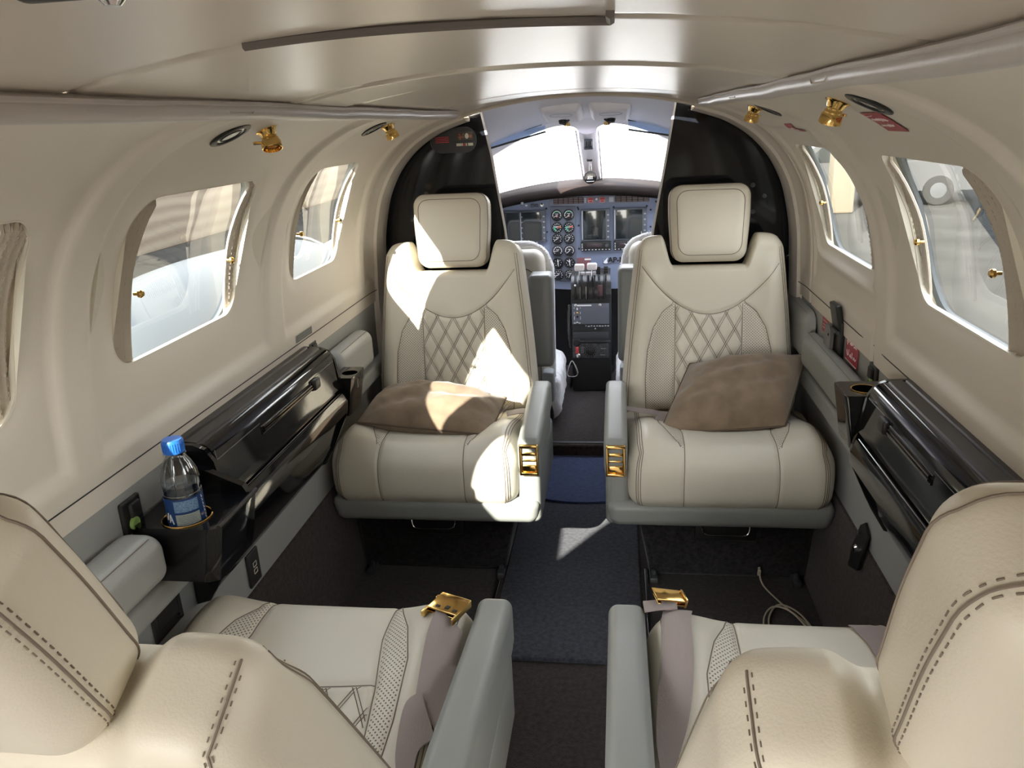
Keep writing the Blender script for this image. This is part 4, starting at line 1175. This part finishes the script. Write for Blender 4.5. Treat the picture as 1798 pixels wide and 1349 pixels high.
# black quick-release latch on the right side panel
t = thing('exit_latch', 'black hinged latch with round grey plate between two red placards', 'latch', (.652, 1.925, .675))
g = G(); g.box((.0, -.022, .0), (.012, .060, .11), .003); b = obj('base_plate', g, DARK, t)
g = G(); g.box((-.008, -.020, .062), (.014, .062, .070), .004, rot=(0, radians(-12), 0)); fl = obj('flap', g, DARK, t)
g = G(); g.tube([(-.012, -.050, .030), (-.012, .010, .030)], .005, 8); obj('hinge', g, DGREY, fl)
g = G(); lp = [(y*.95, z) for y, z in rr_loop((0, 0), (.031, .050), .030, 8)]; g.prism(lp, lambda u, v, w: Vector((-.010-w, u+.016, v-.012)), 0, .008); rp2 = obj('round_plate', g, mat('worn_grey_plastic', (.17, .165, .16), .35, vary=.3, vscale=30), t, ang=30)
g = G(); g.box((-.019, .020, -.040), (.003, .009, .018), .0015); g.lathe([(.003, 0), (.003, .002)], Matrix.Translation((-.018, .004, .012)) @ Matrix.Rotation(-pi/2, 4, 'Y'), 8); obj('slot', g, DARK, rp2)

# headset jacks: black plate and green plug
def jack(side, y, z, label, up=1):
    t = thing('headset_jack', label, 'socket', (side*.657, y, z), 0, 'headset jacks')
    g = G(); g.box((0, 0, 0), (.010, .050, .056), .004, seg=3); b = obj('plate', g, DARK, t)
    g = G(); g.box((-side*.006, .004, .008), (.008, .026, .026), .003); obj('socket_block', g, mat('soft_black', (.02, .02, .02), .6), b)
    g = G(); g.lathe([(.0105, 0), (.0105, .005), (.008, .006), (.007, .004), (.0005, .004)], Matrix.Translation((-side*.006, -.006, -.012)) @ Matrix.Rotation(-side*pi/2, 4, 'Y'), 18); obj('green_plug', g, GREENK, t, label='pale green plug cap')
    return t
jack(-1, 1.008, .655, 'black headset jack with green plug below the left main window, beside the bottle')
jack(-1, 1.800, .690, 'black headset jack with green plug at the front end of the left console')
jack(1, 1.640, .672, 'black headset jack with green plug at the front end of the right console')
# small placard on the ledge
g = wall_patch(-1, 1.700, 1.800, .742, .760, .0015, 4); t = obj('data_plate', g, mat('grey_data_plate', (.16, .165, .17), .4), cat='plate', label='small grey data plate on the left ledge above the console')
w = G()
for k in range(2): w.tube([on_wall(-1, 1.71+.002*k, .748+.006*k, .002), on_wall(-1, 1.785, .748+.006*k, .002)], .0005, 4)
obj('lettering', w, mat('plate_lettering', (.35, .36, .37), .5), t)
# usb outlet, recessed socket and bracket on the lower panels
def plate_on(side, y, z, sy, sz, rot, name, label, cat):
    t = thing(name, label, cat, (side*.661, y, z)); t.rotation_euler = (rot, 0, 0)
    g = G(); g.box((0, 0, 0), (.006, sy, sz), .0025, seg=2); b = obj('plate', g, DARK if False else mat('black_outlet_plate', (.03, .028, .027), .45), t)
    return t, b
t, b = plate_on(-1, 1.350, .342, .050, .078, 0, 'usb_outlet', 'black outlet plate with two charging ports below the left console', 'outlet')
g = G()
for dz in (-.008, .008): g.tube([Vector((.0045, y, z+dz)) for y, z in rr_loop((0, 0), (.007, .005), .001, 2)], .0011, 4, closed=True)
obj('charging_port', g, mat('port_metal', (.5, .5, .45), .3, .8), b)
t, b = plate_on(-1, 1.045, .450, .085, .085, 0, 'wall_socket', 'dark recessed socket box under the near left arm pad', 'socket')
g = G(); lp0 = rr_loop((0, .004), (.030, .028), .004, 3); g.loft([[Vector((.0035, y, z)) for y, z in lp0], [Vector((-.004, y*.9, z*.9)) for y, z in lp0]]); g.box((-.003, 0, .004), (.002, .05, .046), .0005); obj('recess', g, mat('recess_black', (.004, .004, .004), .7), b)
g = G(); g.lathe([(.005, 0), (.005, .006), (.003, .008)], Matrix.Translation((.003, .026, -.030)) @ Matrix.Rotation(pi/2, 4, 'Y'), 10); obj('knob', g, DARK, b)
t = thing('floor_bracket', 'black metal bracket with bolt on the right carpeted kick panel', 'bracket', (.650, 1.585, .285))
g = G(); lp = [(-.030, -.035), (.022, -.055), (.034, -.010), (.030, .045), (.010, .062), (-.024, .045)]; g.prism(lp, lambda u, v, w: Vector((-w + .012*(v/.06), u, v)), 0, .005); b = obj('plate', g, DARK, t, smooth=False)
g = G(); g.lathe([(.010, 0), (.010, .004), (.006, .008), (.003, .008)], Matrix.Translation((-.005, .004, .0)) @ Matrix.Rotation(-pi/2, 4, 'Y'), 12); obj('bolt', g, CHROME, b)
g = G(); g.lathe([(.006, 0), (.006, .003)], Matrix.Translation((-.002, .012, .036)) @ Matrix.Rotation(-pi/2, 4, 'Y'), 10); g2 = g; obj('rivet', g2, DGREY, b)

# pleated window shades with brass knobs
def shade(side, k, fwd, label, w, npl, knob):
    c, h = WIN[side][k]; ye = c[0] + (h[0]-.002 if fwd else -(h[0]-.002))
    y0, y1 = (ye-w+.012, ye+.02) if fwd else (ye-.02, ye+w)
    t = thing('window_shade', label, 'window shade', (side*.66, (y0+y1)/2, c[1]), 0, 'pleated window shades'); o = Vector(t.location)
    g = G(); Y = spaced(y0, y1, npl*4); Z = spaced(c[1]-h[1]-.012, c[1]+h[1]+.010, 14)
    def f(y, z):
        ph = (y-y0)/(y1-y0)*npl; tri = abs((ph % 1)-.5)*2
        return Vector((side*(xw(clamp(z, .86, 1.13)) + .012 + .006*tri), y, z)) - o
    g.grid(f, Y, Z); b = obj('pleats', g, SHADE, t, ang=20)
    g = G()
    for p in range(npl):
        y = lerp(y0, y1, (p+.5)/npl)
        for z0_, z1_ in zip(Z, Z[1:]):
            for q in range(2):
                za = lerp(z0_, z1_, q/2); g.tube([f(y, za) - Vector((side*.0012, 0, 0)), f(y, lerp(za, z1_, .32)) - Vector((side*.0012, 0, 0))], .0006, 4)
    o2 = obj('stitching', g, mat('shade_stitch', (.55, .50, .43), .8), b)
    ee = y1 if not fwd else y0
    g = G(); g.tube([f(ee, z) for z in Z], .0035, 6); obj('edge_rail', g, SHADE, b)
    if knob:
        p = f(ee, c[1]-.02) + Vector((-side*.004, (.006 if not fwd else -.006), 0))
        g = G(); g.lathe([(.003, 0), (.003, .006), (.0065, .009), (.0065, .013), (.004, .016)], Matrix.Translation(p) @ Matrix.Rotation(-side*pi/2, 4, 'Y'), 14); obj('knob', g, GOLD, b)
    return t
shade(-1, 1, False, 'pleated brown window shade stacked at the rear edge of the left main window', .060, 5, True)
shade(-1, 1, True, 'pleated window shade stacked at the front edge of the left main window', .028, 3, True)
shade(-1, 2, False, 'pleated window shade at the rear edge of the front left window', .050, 4, True)
shade(-1, 2, True, 'pleated window shade at the front edge of the front left window', .014, 2, True)
shade(-1, 0, True, 'pleated brown window shade in the nearest left window, cut off by the picture edge', .050, 4, False)
shade(1, 1, False, 'pleated brown window shade stacked at the rear edge of the right main window', .085, 5, True)
shade(1, 1, True, 'pleated window shade strip at the front edge of the right main window', .022, 2, True)
shade(1, 2, False, 'pleated window shade at the rear edge of the emergency exit window', .080, 5, False)
shade(1, 2, True, 'pleated window shade strip at the front edge of the emergency exit window', .030, 3, True)

t = thing('ceiling_fitting', 'small dark fitting on the headliner at the upper left corner of the picture', 'fitting', (-.100, .306, 1.272))
g = G(); g.box((0, 0, .008), (.034, .014, .014), .006, seg=3); b = obj('fitting_body', g, DARK, t)
g = G(); g.lathe([(.005, 0), (.005, .006), (.003, .008)], Matrix.Translation((.024, 0, .006)) @ Matrix.Rotation(pi, 4, 'X'), 12); obj('fitting_stud', g, CHROME, b)
# ================================================================== loose things
g = G(); g.box((-.012, 2.105, .006), (.376, 1.19, .012), .005, n=(20, 60, 1))
obj('aisle_rug', g, RUNNER, label='charcoal blue carpet runner lying in the aisle between the seats', cat='rug')
lp = [(-.196, 2.70), (-.196, 2.36)] + [(-.010 + .186*cos(a), 2.40 - .105*max(0, sin(a))**.8) for a in spaced(pi, 0, 24)] + [(.176, 2.36), (.176, 2.70)]
g = G(); g.prism(lp, lambda u, v, w: Vector((u, v, w)), .0125, .0185)
obj('floor_mat', g, BLUEMAT, label='rounded blue mat on the aisle runner near the cockpit step', cat='mat', smooth=False)
g = G(); g.box((.0, 2.695, .03), (.46, .02, .07), .006); obj('trim_floor_step', g, DARK, kind='structure')
g = G(); g.box((.115, 2.80, .062), (.05, .22, .006), .002)
t = obj('floor_grille', g, DARK, label='black ribbed floor grille at the right of the cockpit entry', cat='grille')
g = G()
for k in range(7): g.box((.115, 2.71+.03*k, .066), (.044, .008, .006), .002)
obj('rib', g, DGREY, t)

def pillow(name, label, c, u, v, hu, hv, thick, seed, bend=0.0):
    """corner-pinched cushion; u, v unit-ish edge directions, normal = u x v"""
    t = thing(name, label, 'pillow', c, 0, 'brown throw pillows')
    u, v = Vector(u).normalized(), Vector(v); v = v.normalized(); n = u.cross(v).normalized()
    N = 64; g = G(); V, F = [], []
    def shp(a, b, s):
        e = 1-.11*(1-b*b)*abs(a)**2; e2 = 1-.13*(1-a*a)*abs(b)**2
        h = ((1-abs(a)**2.6)*(1-abs(b)**2.6))
        h = max(0, h)**.62
        wr = .22*noise2(a*3.1+seed, b*2.7+seed*3) + .12*noise2(a*7+seed, b*5+a*3) + .10*sin(8*(b-.5*a)+6*noise2(a*2+seed, b*2))*exp(-((b+.15)/.55)**2)*(.4+.6*abs(a))
        z = s*thick*h*(1+wr) + bend*(a*a)*.5
        return u*(a*hu*e2) + v*(b*hv*e) + n*z
    A = [sin(pi/2*x) for x in spaced(-1, 1, N)]
    for s in (1, -1):
        o = len(V); V += [shp(a, b, s) for a in A for b in A]
        for i in range(N):
            for j in range(N):
                q = (o+i*(N+1)+j, o+(i+1)*(N+1)+j, o+(i+1)*(N+1)+j+1, o+i*(N+1)+j+1); F.append(q if s > 0 else q[::-1])
    g.add(V, F); b = obj('pillow_cover', g, SUEDE, t, ang=80)
    g = G(); edge = [shp(a, -1, 1) for a in A] + [shp(1, b_, 1) for b_ in A] + [shp(-a, 1, 1) for a in A] + [shp(-1, -b_, 1) for b_ in A]
    g.tube(edge, .0028, 6, closed=True); obj('edge_seam', g, mat('dark_suede_seam', (.12, .085, .06), .9), b)
    return t
pillow('throw_pillow', 'brown suede throw pillow lying flat on the sunlit front left seat', (-.400, 1.990, .462), (1, -.06, -.07), (.05, 1, .06), .185, .125, .066, 2.0)
pillow('throw_pillow', 'brown suede throw pillow propped at an angle on the front right seat', (.432, 2.035, .494), (1, 0, .08), (.36, .88, .46), .160, .140, .070, 5.0)

# bottle of water standing in the left cup holder
t = thing('water_bottle', 'clear water bottle with blue cap and blue label standing in the left cup holder', 'bottle', (-.575, 1.030, .603))
PLAST = glass_mat('clear_bottle_plastic', (.90, .94, .97), .12)
prof_b = [(.0005, .004), (.020, .001), (.0275, .004), (.029, .010), (.029, .030), (.0282, .034), (.029, .038), (.029, .082), (.0275, .086), (.029, .090), (.0288, .104), (.0265, .120), (.021, .134), (.0145, .145), (.0128, .150), (.0128, .160)]
g = G(); g.lathe(prof_b, None, 40, cap=False); b = obj('bottle_body', g, PLAST, t, ang=60)
g = G()
for k in range(10):
    a = 2*pi*k/10; g.tube([((r+.0004)*cos(a), (r+.0004)*sin(a), z) for r, z in ((.0288, .104), (.0265, .120), (.021, .134), (.0150, .144))], .0010, 5)
RIBP = glass_mat('rib_plastic', (.75, .8, .84), .3)
obj('moulded_ribs', g, RIBP, b)
for z in (.034, .086):
    g = G(); g.tube([(.0286*cos(2*pi*k/40), .0286*sin(2*pi*k/40), z) for k in range(40)], .0010, 5, closed=True); obj('moulded_ring', g, RIBP, b)
g = G(); g.lathe([(.0005, .005), (.0265, .006), (.028, .012), (.028, .098), (.0278, .100), (.0005, .100)], None, 32); obj('water', g, glass_mat('still_water', (.70, .76, .80), .10), b)
g = G(); g.lathe([(.0135, .152), (.0162, .153), (.0162, .172), (.0145, .1745), (.0005, .1745)], None, 36)
cp = obj('bottle_cap', g, BLUECAP, t, label='bright blue screw cap')
g = G()
for k in range(30):
    a = 2*pi*k/30; g.tube([(.0162*cos(a), .0162*sin(a), .156), (.0162*cos(a), .0162*sin(a), .170)], .0007, 4)
o = obj('cap_ridges', g, BLUECAP, cp)
g = G(); g.lathe([(.0168, .148), (.0172, .150), (.0168, .152), (.0135, .152)], None, 30, cap=False); obj('neck_ring', g, PLAST, t)
LB = mat('navy_label', (.012, .045, .17), .35)
g = G(); g.lathe([(.0294, .030), (.0296, .031), (.0296, .081), (.0294, .082)], None, 48, cap=False); lb = obj('bottle_label', g, LB, t)
def arc_patch(a0, a1, z0, z1, r):
    q = G(); q.grid(lambda a, z: Vector((r*cos(radians(a)), r*sin(radians(a)), z)), spaced(a0, a1, 12), (z0, z1)); return q
TA = degs = math.degrees(atan2(-1.03, .692))
obj('pale_blue_panel', arc_patch(TA-34, TA+40, .060, .079, .0299), mat('pale_label_blue', (.16, .27, .44), .4, vary=.6, vscale=700), lb)
obj('cream_panel', arc_patch(TA-34, TA+40, .037, .056, .0299), mat('cream_label_panel', (.36, .40, .36), .4, vary=.18, vscale=500), lb)
g = G()
for z in (.0575, .0590): g.add(*(lambda q: (q.v, q.f))(arc_patch(TA-34, TA+40, z, z+.0007, .0300)))
for k in range(6):
    q = arc_patch(TA-28+3*hsh(k), TA+30-10*hsh(k, 2), .0395+.0026*k, .0400+.0026*k, .0301); g.add(q.v, q.f)
obj('label_rules', g, LB, lb)
def on_b(a, z, r=.0302): return Vector((r*cos(radians(a)), r*sin(radians(a)), z))
g = G(); g.tube([on_b(TA-58, .042), on_b(TA-52, .056), on_b(TA-44, .040)], .0011, 4); g.tube([on_b(TA-56, .047), on_b(TA-47, .046)], .0009, 4); g.tube([on_b(TA-66, .046), on_b(TA-60, .058)], .0011, 4)
for k in range(7): g.tube([on_b(TA+56+1.2*k, .078-.0065*k), on_b(TA+60+1.2*k, .075-.0065*k), on_b(TA+57+1.2*k, .074-.0065*k)], .0009, 4)
obj('white_lettering', g, mat('label_white', (.75, .78, .8), .4), lb)

# charging cable on the floor
g = G(); pts = [(.497, 1.878, .030), (.500, 1.872, .012), (.510, 1.84, .005), (.545, 1.76, .005), (.585, 1.68, .005), (.560, 1.60, .005), (.500, 1.62, .005), (.490, 1.70, .006), (.525, 1.765, .010), (.570, 1.73, .011), (.590, 1.64, .006), (.540, 1.57, .005), (.480, 1.63, .005), (.478, 1.70, .010), (.510, 1.75, .014), (.555, 1.72, .015), (.600, 1.60, .005)]
t = thing('charging_cable', 'cream charging cable coiled on the floor in front of the front right seat', 'cable', (.53, 1.73, 0)); o = Vector(t.location)
g.tube([p-o for p in catmull(pts, 10)], .0024, 6); b = obj('cord', g, CABLE, t)
g = G(); g.box(Vector((.496, 1.882, .030))-o, (.009, .008, .018), .002, rot=(radians(15), 0, 0)); g.box(Vector((.4955, 1.884, .042))-o, (.006, .004, .008), .001, rot=(radians(15), 0, 0)); obj('plug', g, CABLE, b)

# seat belts
def on_c(pts, dz=0.0, root=S_NL, s=-1):
    """points on the cushion top of a seat, dz above it"""
    out = []
    for x, y in pts:
        l = to_local(root, [(x, y, 0)])[0]; q = CUSH.pt((clamp(l.x+.025*s, -.249, .249), clamp(l.y+.09, -.219, .219), HC[2]))
        out.append((x, y, q.z+.345+dz))
    return out
def belt_on(root, s, L, R, off=.004, t=.0018):
    """webbing lying on a cushion, following its surface"""
    L, R = catmull([(x, y, 0) for x, y in L], 6), catmull([(x, y, 0) for x, y in R], 6); rows = []
    for a, b in zip(L, R):
        r = [on_c([tuple(a.lerp(b, k/6))[:2]], off, root, s)[0] for k in range(7)]; zt = [p[2] for p in r]
        rows.append([Vector(p) for p in r] + [Vector(p)+Vector((0, 0, t)) for p in r[::-1]])
    g = G(); g.loft([to_local(root, r) for r in rows]); n = len(rows[0]); g.f.append(tuple(range(n))[::-1]); g.f.append(tuple(len(g.v)-n+k for k in range(n)))
    return obj('seat_belt', g, BELT, root, ang=60)
ZB = on_c([(-.163, 1.05)])[0][2]
def on_r(pts, dz=0.0): return on_c(pts, dz, S_NR, 1)
b = belt_on(S_NL, -1, [(-.182, 1.056), (-.184, .996), (-.180, .917), (-.178, .880)], [(-.134, 1.029), (-.132, .972), (-.130, .908), (-.139, .845)], .004)
b2 = belt_on(S_NL, -1, [(-.170, .892), (-.190, .870), (-.186, .800), (-.170, .750), (-.168, .70)], [(-.138, .832), (-.156, .807), (-.152, .768), (-.133, .735), (-.12, .70)], .009)
g = G(); RB = Matrix.Rotation(radians(-22), 4, 'Z'); C = Vector((-.163, 1.062, ZB+.009)); lc = lambda x, y, z: tuple(to_local(S_NL, [C + (RB @ Vector((x, y, z)))])[0])
def boxw(g, c, size, r=.002):
    q = G(); q.box((0, 0, 0), size, r); g.add([lc(*(Vector(c)+Vector(p))) for p in q.v], q.f)
boxw(g, (0, .004, .003), (.058, .046, .004), .0015); boxw(g, (0, .004, -.006), (.054, .042, .003), .001)
for x in (-.028, .028): boxw(g, (x, -.004, -.001), (.003, .058, .012), .001)
boxw(g, (-.031, -.022, -.003), (.006, .020, .010), .0015); boxw(g, (-.031, .014, 0), (.004, .008, .008), .001)
bk = obj('buckle', g, GOLD, b, label='polished brass lift buckle')
g = G(); boxw(g, (.004, -.008, .0055), (.008, .008, .0014), .0004)
obj('buckle_catch', g, DARK, bk)
for x in (-.013, .020):
    g = G(); boxw(g, (x, -.011, .0055), (.008, .005, .0012), .0005); obj('buckle_slot', g, DARK, bk)
b = belt_on(S_NR, 1, [(.190, 1.112), (.188, 1.095), (.184, 1.06), (.180, .994), (.168, .868), (.172, .80), (.176, .74)], [(.238, 1.112), (.236, 1.095), (.230, 1.05), (.226, .959), (.213, .877), (.184, .79), (.180, .73)], .004)
ZN = on_r([(.19, 1.095)])[0][2]
belt(S_NR, [(.157, 1.112, ZN+.012), (.185, 1.115, ZN+.014), (.211, 1.120, ZN+.014)], [(.159, 1.084, ZN+.013), (.185, 1.088, ZN+.016), (.212, 1.092, ZN+.015)], .004)
g = G()
def bw_(g, c, size, r=.002, rz=0.0):
    q = G(); q.box((0, 0, 0), size, r); R_ = Matrix.Rotation(rz, 4, 'Z') @ Matrix.Rotation(radians(14), 4, 'Y'); g.add([tuple(to_local(S_NR, [Vector(c) + R_ @ Vector(p)])[0]) for p in q.v], q.f)
bw_(g, (.200, 1.122, ZN+.022), (.052, .034, .004), .0015, .25); bw_(g, (.200, 1.122, ZN+.013), (.048, .030, .003), .0012, .25); bw_(g, (.224, 1.127, ZN+.013), (.004, .032, .016), .001, .25)
obj('buckle', g, GOLD, b, label='polished brass lift buckle seen on edge')
belt_on(S_NR, 1, [(.480, 1.095), (.490, 1.06), (.496, 1.03), (.498, .99)], [(.530, 1.098), (.540, 1.06), (.546, 1.03), (.548, .99)], .004)
belt(S_FR, [(.140, 2.06, .436), (.170, 2.055, .432), (.215, 2.055, .424), (.262, 2.03, .420)], [(.140, 2.10, .432), (.170, 2.095, .430), (.225, 2.095, .422), (.285, 2.070, .418)])
belt(S_FR, [(.215, 2.01, .426), (.250, 1.99, .428), (.278, 1.975, .428)], [(.235, 2.05, .436), (.272, 2.03, .438), (.300, 2.01, .436)])
belt(S_FL, [(-.142, 2.03, .434), (-.165, 2.03, .434), (-.195, 2.01, .434)], [(-.140, 2.08, .430), (-.165, 2.08, .430), (-.205, 2.06, .430)])
b = belt(S_FL, [(-.262, 2.02, .420), (-.235, 2.04, .428), (-.200, 2.06, .446)], [(-.252, 2.005, .420), (-.225, 2.025, .430), (-.190, 2.045, .454)])
g = G(); q = G(); q.box((-.262, 2.055, .420), (.05, .03, .010), .003); g.add([tuple(p) for p in to_local(S_FL, q.v)], q.f); obj('buckle', g, mat('aged_brass', (.45, .28, .10), .3, 1.0), b)
# ================================================================== rear of the cabin and the apron outside
g = G(); g.box((.36, YR-.02, .62), (.70, .04, 1.40), .004); obj('wall_rear', g, LINER, kind='structure')  # unseen; left half kept open so fill light reaches the right side
# apron: pale concrete with a darker asphalt field beyond a diagonal edge on the right
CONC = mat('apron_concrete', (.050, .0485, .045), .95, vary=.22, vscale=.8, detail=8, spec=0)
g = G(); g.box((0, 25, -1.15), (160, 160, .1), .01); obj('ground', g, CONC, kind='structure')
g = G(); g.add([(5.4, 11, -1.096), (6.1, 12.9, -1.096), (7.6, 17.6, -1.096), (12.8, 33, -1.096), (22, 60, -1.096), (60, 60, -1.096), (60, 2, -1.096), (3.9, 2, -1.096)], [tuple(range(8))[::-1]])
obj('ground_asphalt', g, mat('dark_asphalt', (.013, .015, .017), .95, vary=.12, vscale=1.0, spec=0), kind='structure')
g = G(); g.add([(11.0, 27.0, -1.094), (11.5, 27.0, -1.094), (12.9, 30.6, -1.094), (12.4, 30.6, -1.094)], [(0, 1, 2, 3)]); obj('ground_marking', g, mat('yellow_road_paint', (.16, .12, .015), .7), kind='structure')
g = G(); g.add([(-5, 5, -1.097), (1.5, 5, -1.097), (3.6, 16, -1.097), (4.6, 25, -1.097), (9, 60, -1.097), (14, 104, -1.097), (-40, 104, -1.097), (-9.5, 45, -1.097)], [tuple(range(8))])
obj('ground_pale_apron', g, mat('sunlit_white_apron', (.78, .77, .74), .9, vary=.06, vscale=.5), kind='structure')  # bright ground added so the view through the windshield burns out to white
# banded tan wall of the building beyond the left wing
m, N, L, B = nodes('banded_tan_render'); tc = N.new('ShaderNodeTexCoord'); wv = N.new('ShaderNodeTexWave'); wv.bands_direction = 'Z'; wv.inputs['Scale'].default_value = 1.1; wv.inputs['Distortion'].default_value = 3.0; wv.inputs['Detail'].default_value = 3; wv.inputs['Detail Scale'].default_value = .5
L.new(tc.outputs['Object'], wv.inputs['Vector']); rp = N.new('ShaderNodeValToRGB'); rp.color_ramp.elements[0].color = (.13, .10, .075, 1); rp.color_ramp.elements[1].color = (.18, .15, .112, 1); L.new(wv.outputs['Fac'], rp.inputs['Fac']); L.new(rp.outputs['Color'], B.inputs['Base Color']); B.inputs['Roughness'].default_value = .9
t = thing('exterior_building', 'long tan banded building beyond the left windows', 'building', (-12, 20, -1.1))
g = G(); g.box((0, 0, 3.0), (4, 60, 6.0), .02); w = obj('wall', g, m, t)
g = G(); g.box((2.03, 0, 1.70), (.08, 60, .16), .01); obj('string_course', g, mat('grey_band_paint', (.12, .125, .13), .8), w)
# left engine nacelle and wing root
WING = mat('white_aircraft_paint', (.060, .069, .075), .45, spec=.3)
def nacelle(side, label, x, y0, y1, z):
    t = thing('engine_nacelle', label, 'engine', (side*x, (y0+y1)/2, z)); h = (y1-y0)/2
    rings = []
    for k in spaced(-1, 1, 24):
        r = .46*(1-abs(k)**3.2)**.5*(1-.12*k); rings.append([Vector((r*.92*cos(a), k*h, r*sin(a)*(1+.0*k))) for a in spaced(0, 2*pi*35/36, 35)])
    g = G(); g.loft(rings); c = obj('cowling', g, WING, t, ang=60)
    g = G(); g.tube([Vector((.42*cos(a), h*.55, .42*sin(a))) for a in spaced(0, 2*pi*.97, 30)], .006, 5, closed=True); obj('panel_joint', g, mat('nacelle_joint', (.35, .38, .42), .5), c)
    g = G(); g.box((side*-.7, -.1, -.34), (1.9, 2.2, .10), .045, seg=4); obj('wing_panel', g, WING, t)
    return t
nacelle(-1, 'white engine nacelle on the left wing, outside the main window', 2.05, 2.6, 5.6, .16)
# parked white car on the right
def car(loc, rz, label, col):
    t = thing('parked_car', label, 'car', loc, rz, 'parked cars'); m = mat('car_paint', col, .25, coat=.1)
    bp = [(-2.2, .35), (-2.25, .75), (-2.1, .95), (-1.3, 1.02), (-.75, 1.02), (1.25, 1.02), (2.0, .95), (2.25, .8), (2.25, .35)]
    g = G(); g.prism(bp, lambda u, v, w: Vector((w, u, v)), -.88, .88); b = obj('car_body', g, m, t, ang=30)
    cp = [(-1.35, 1.0), (-.7, 1.55), (1.2, 1.58), (1.95, 1.0)]; g = G(); g.prism(cp, lambda u, v, w: Vector((w*(1-.14*(v-1)), u, v)), -.80, .80); c = obj('car_cabin', g, m, t, ang=30)
    for s in (-1, 1):
        g = G(); g.prism([(-1.15, 1.06), (-.65, 1.48), (1.12, 1.50), (1.65, 1.06)], lambda u, v, w: Vector((s*(.81*(1-.14*(v-1))+w), u, v)), -.01, .005); obj('side_window', g, SCREEN, c, smooth=False)
        for y in (-1.4, 1.4):
            g = G(); g.lathe([(.18, -.1), (.33, -.1), (.35, -.06), (.35, .06), (.33, .1), (.18, .1)], Matrix.Translation((s*.80, y, .35)) @ Matrix.Rotation(pi/2, 4, 'Y'), 24); w = obj('wheel', g, DARK, t)
            g = G(); g.lathe([(.19, .0), (.18, .11), (.03, .12)], Matrix.Translation((s*.80, y, .35)) @ Matrix.Rotation(s*pi/2, 4, 'Y'), 20); obj('hub_cap', g, DGREY, w)
    for y, s in ((-1.1, -1), (1.65, 1)):
        g = G(); a, b_ = ((-1.30, 1.04), (-.75, 1.50)) if s < 0 else ((1.88, 1.04), (1.25, 1.53))
        g.add([(-.70, a[0]+.02*s, a[1]), (.70, a[0]+.02*s, a[1]), (.62, b_[0]+.02*s, b_[1]), (-.62, b_[0]+.02*s, b_[1])], [(0, 1, 2, 3)]); obj('windscreen', g, SCREEN, c, smooth=False)
    g = G()
    g.box((0, -2.24, .55), (1.5, .06, .18), .02); obj('bumper', g, DGREY, t)
    return t
car((6.3, 20.8, -1.1), radians(84), 'parked white car on the concrete beyond the right main window', (.07, .072, .075))
car((8.2, 30.0, -1.1), radians(30), 'second parked white car seen through the emergency exit window', (.11, .107, .10))
t = thing('apron_sign_post', 'cream post with red band standing outside the emergency exit window', 'post', (5.2, 19.0, -1.1))
g = G(); g.box((0, 0, 1.35), (.50, .50, 2.7), .05); p = obj('post', g, mat('cream_post_paint', (.15, .125, .085), .6), t)
g = G(); g.box((0, 0, 2.05), (.53, .53, .16), .03); obj('red_band', g, mat('red_band_paint', (.14, .04, .03), .6), p)
# ================================================================== light, outside and camera
W = bpy.data.worlds.new('sky'); SC.world = W; W.use_nodes = True
n = W.node_tree.nodes; l = W.node_tree.links; bg = n['Background']
tc = n.new('ShaderNodeTexCoord'); sp = n.new('ShaderNodeSeparateXYZ'); l.new(tc.outputs['Generated'], sp.inputs[0])
rp = n.new('ShaderNodeValToRGB'); e = rp.color_ramp.elements
e[0].position = .0; e[0].color = (1.0, .955, .87, 1); e[1].position = .8; e[1].color = (.84, .90, 1.0, 1)
l.new(sp.outputs['Z'], rp.inputs['Fac']); l.new(rp.outputs['Color'], bg.inputs['Color']); bg.inputs['Strength'].default_value = SKY
sun = bpy.data.lights.new('sun', 'SUN'); sun.energy = SUNE; sun.angle = radians(.6); sun.color = (1.0, .93, .82)
so = bpy.data.objects.new('sun', sun); COL.objects.link(so)
so.rotation_euler = Vector(SUND).to_track_quat('-Z', 'Y').to_euler(); so.location = (-6, -8, 8)

cam = bpy.data.cameras.new('camera'); co = bpy.data.objects.new('camera', cam); COL.objects.link(co)
cam.sensor_fit = 'HORIZONTAL'; cam.sensor_width = 36; cam.lens = 1350/1798*36; cam.clip_start = .02; cam.clip_end = 300
yaw, pitch, roll = .1451, .327, .049
fv = Vector((-sin(yaw)*cos(pitch), cos(yaw)*cos(pitch), -sin(pitch))); r0 = Vector((cos(yaw), sin(yaw), 0)); d0 = fv.cross(r0)
r = r0*cos(roll) + d0*sin(roll); d = -r0*sin(roll) + d0*cos(roll)
M = Matrix((r, -d, -fv)).transposed().to_4x4(); M.translation = (.117, 0, 1.22); co.matrix_world = M
SC.camera = co
SC.view_settings.view_transform = 'Standard'; SC.view_settings.look = 'None'; SC.view_settings.gamma = 1
SC.view_settings.exposure = EXPO
SC.cycles.use_denoising = True; SC.cycles.max_bounces = 10; SC.cycles.diffuse_bounces = 6; SC.cycles.transparent_max_bounces = 16
SC.cycles.sample_clamp_indirect = 6; SC.cycles.caustics_reflective = False
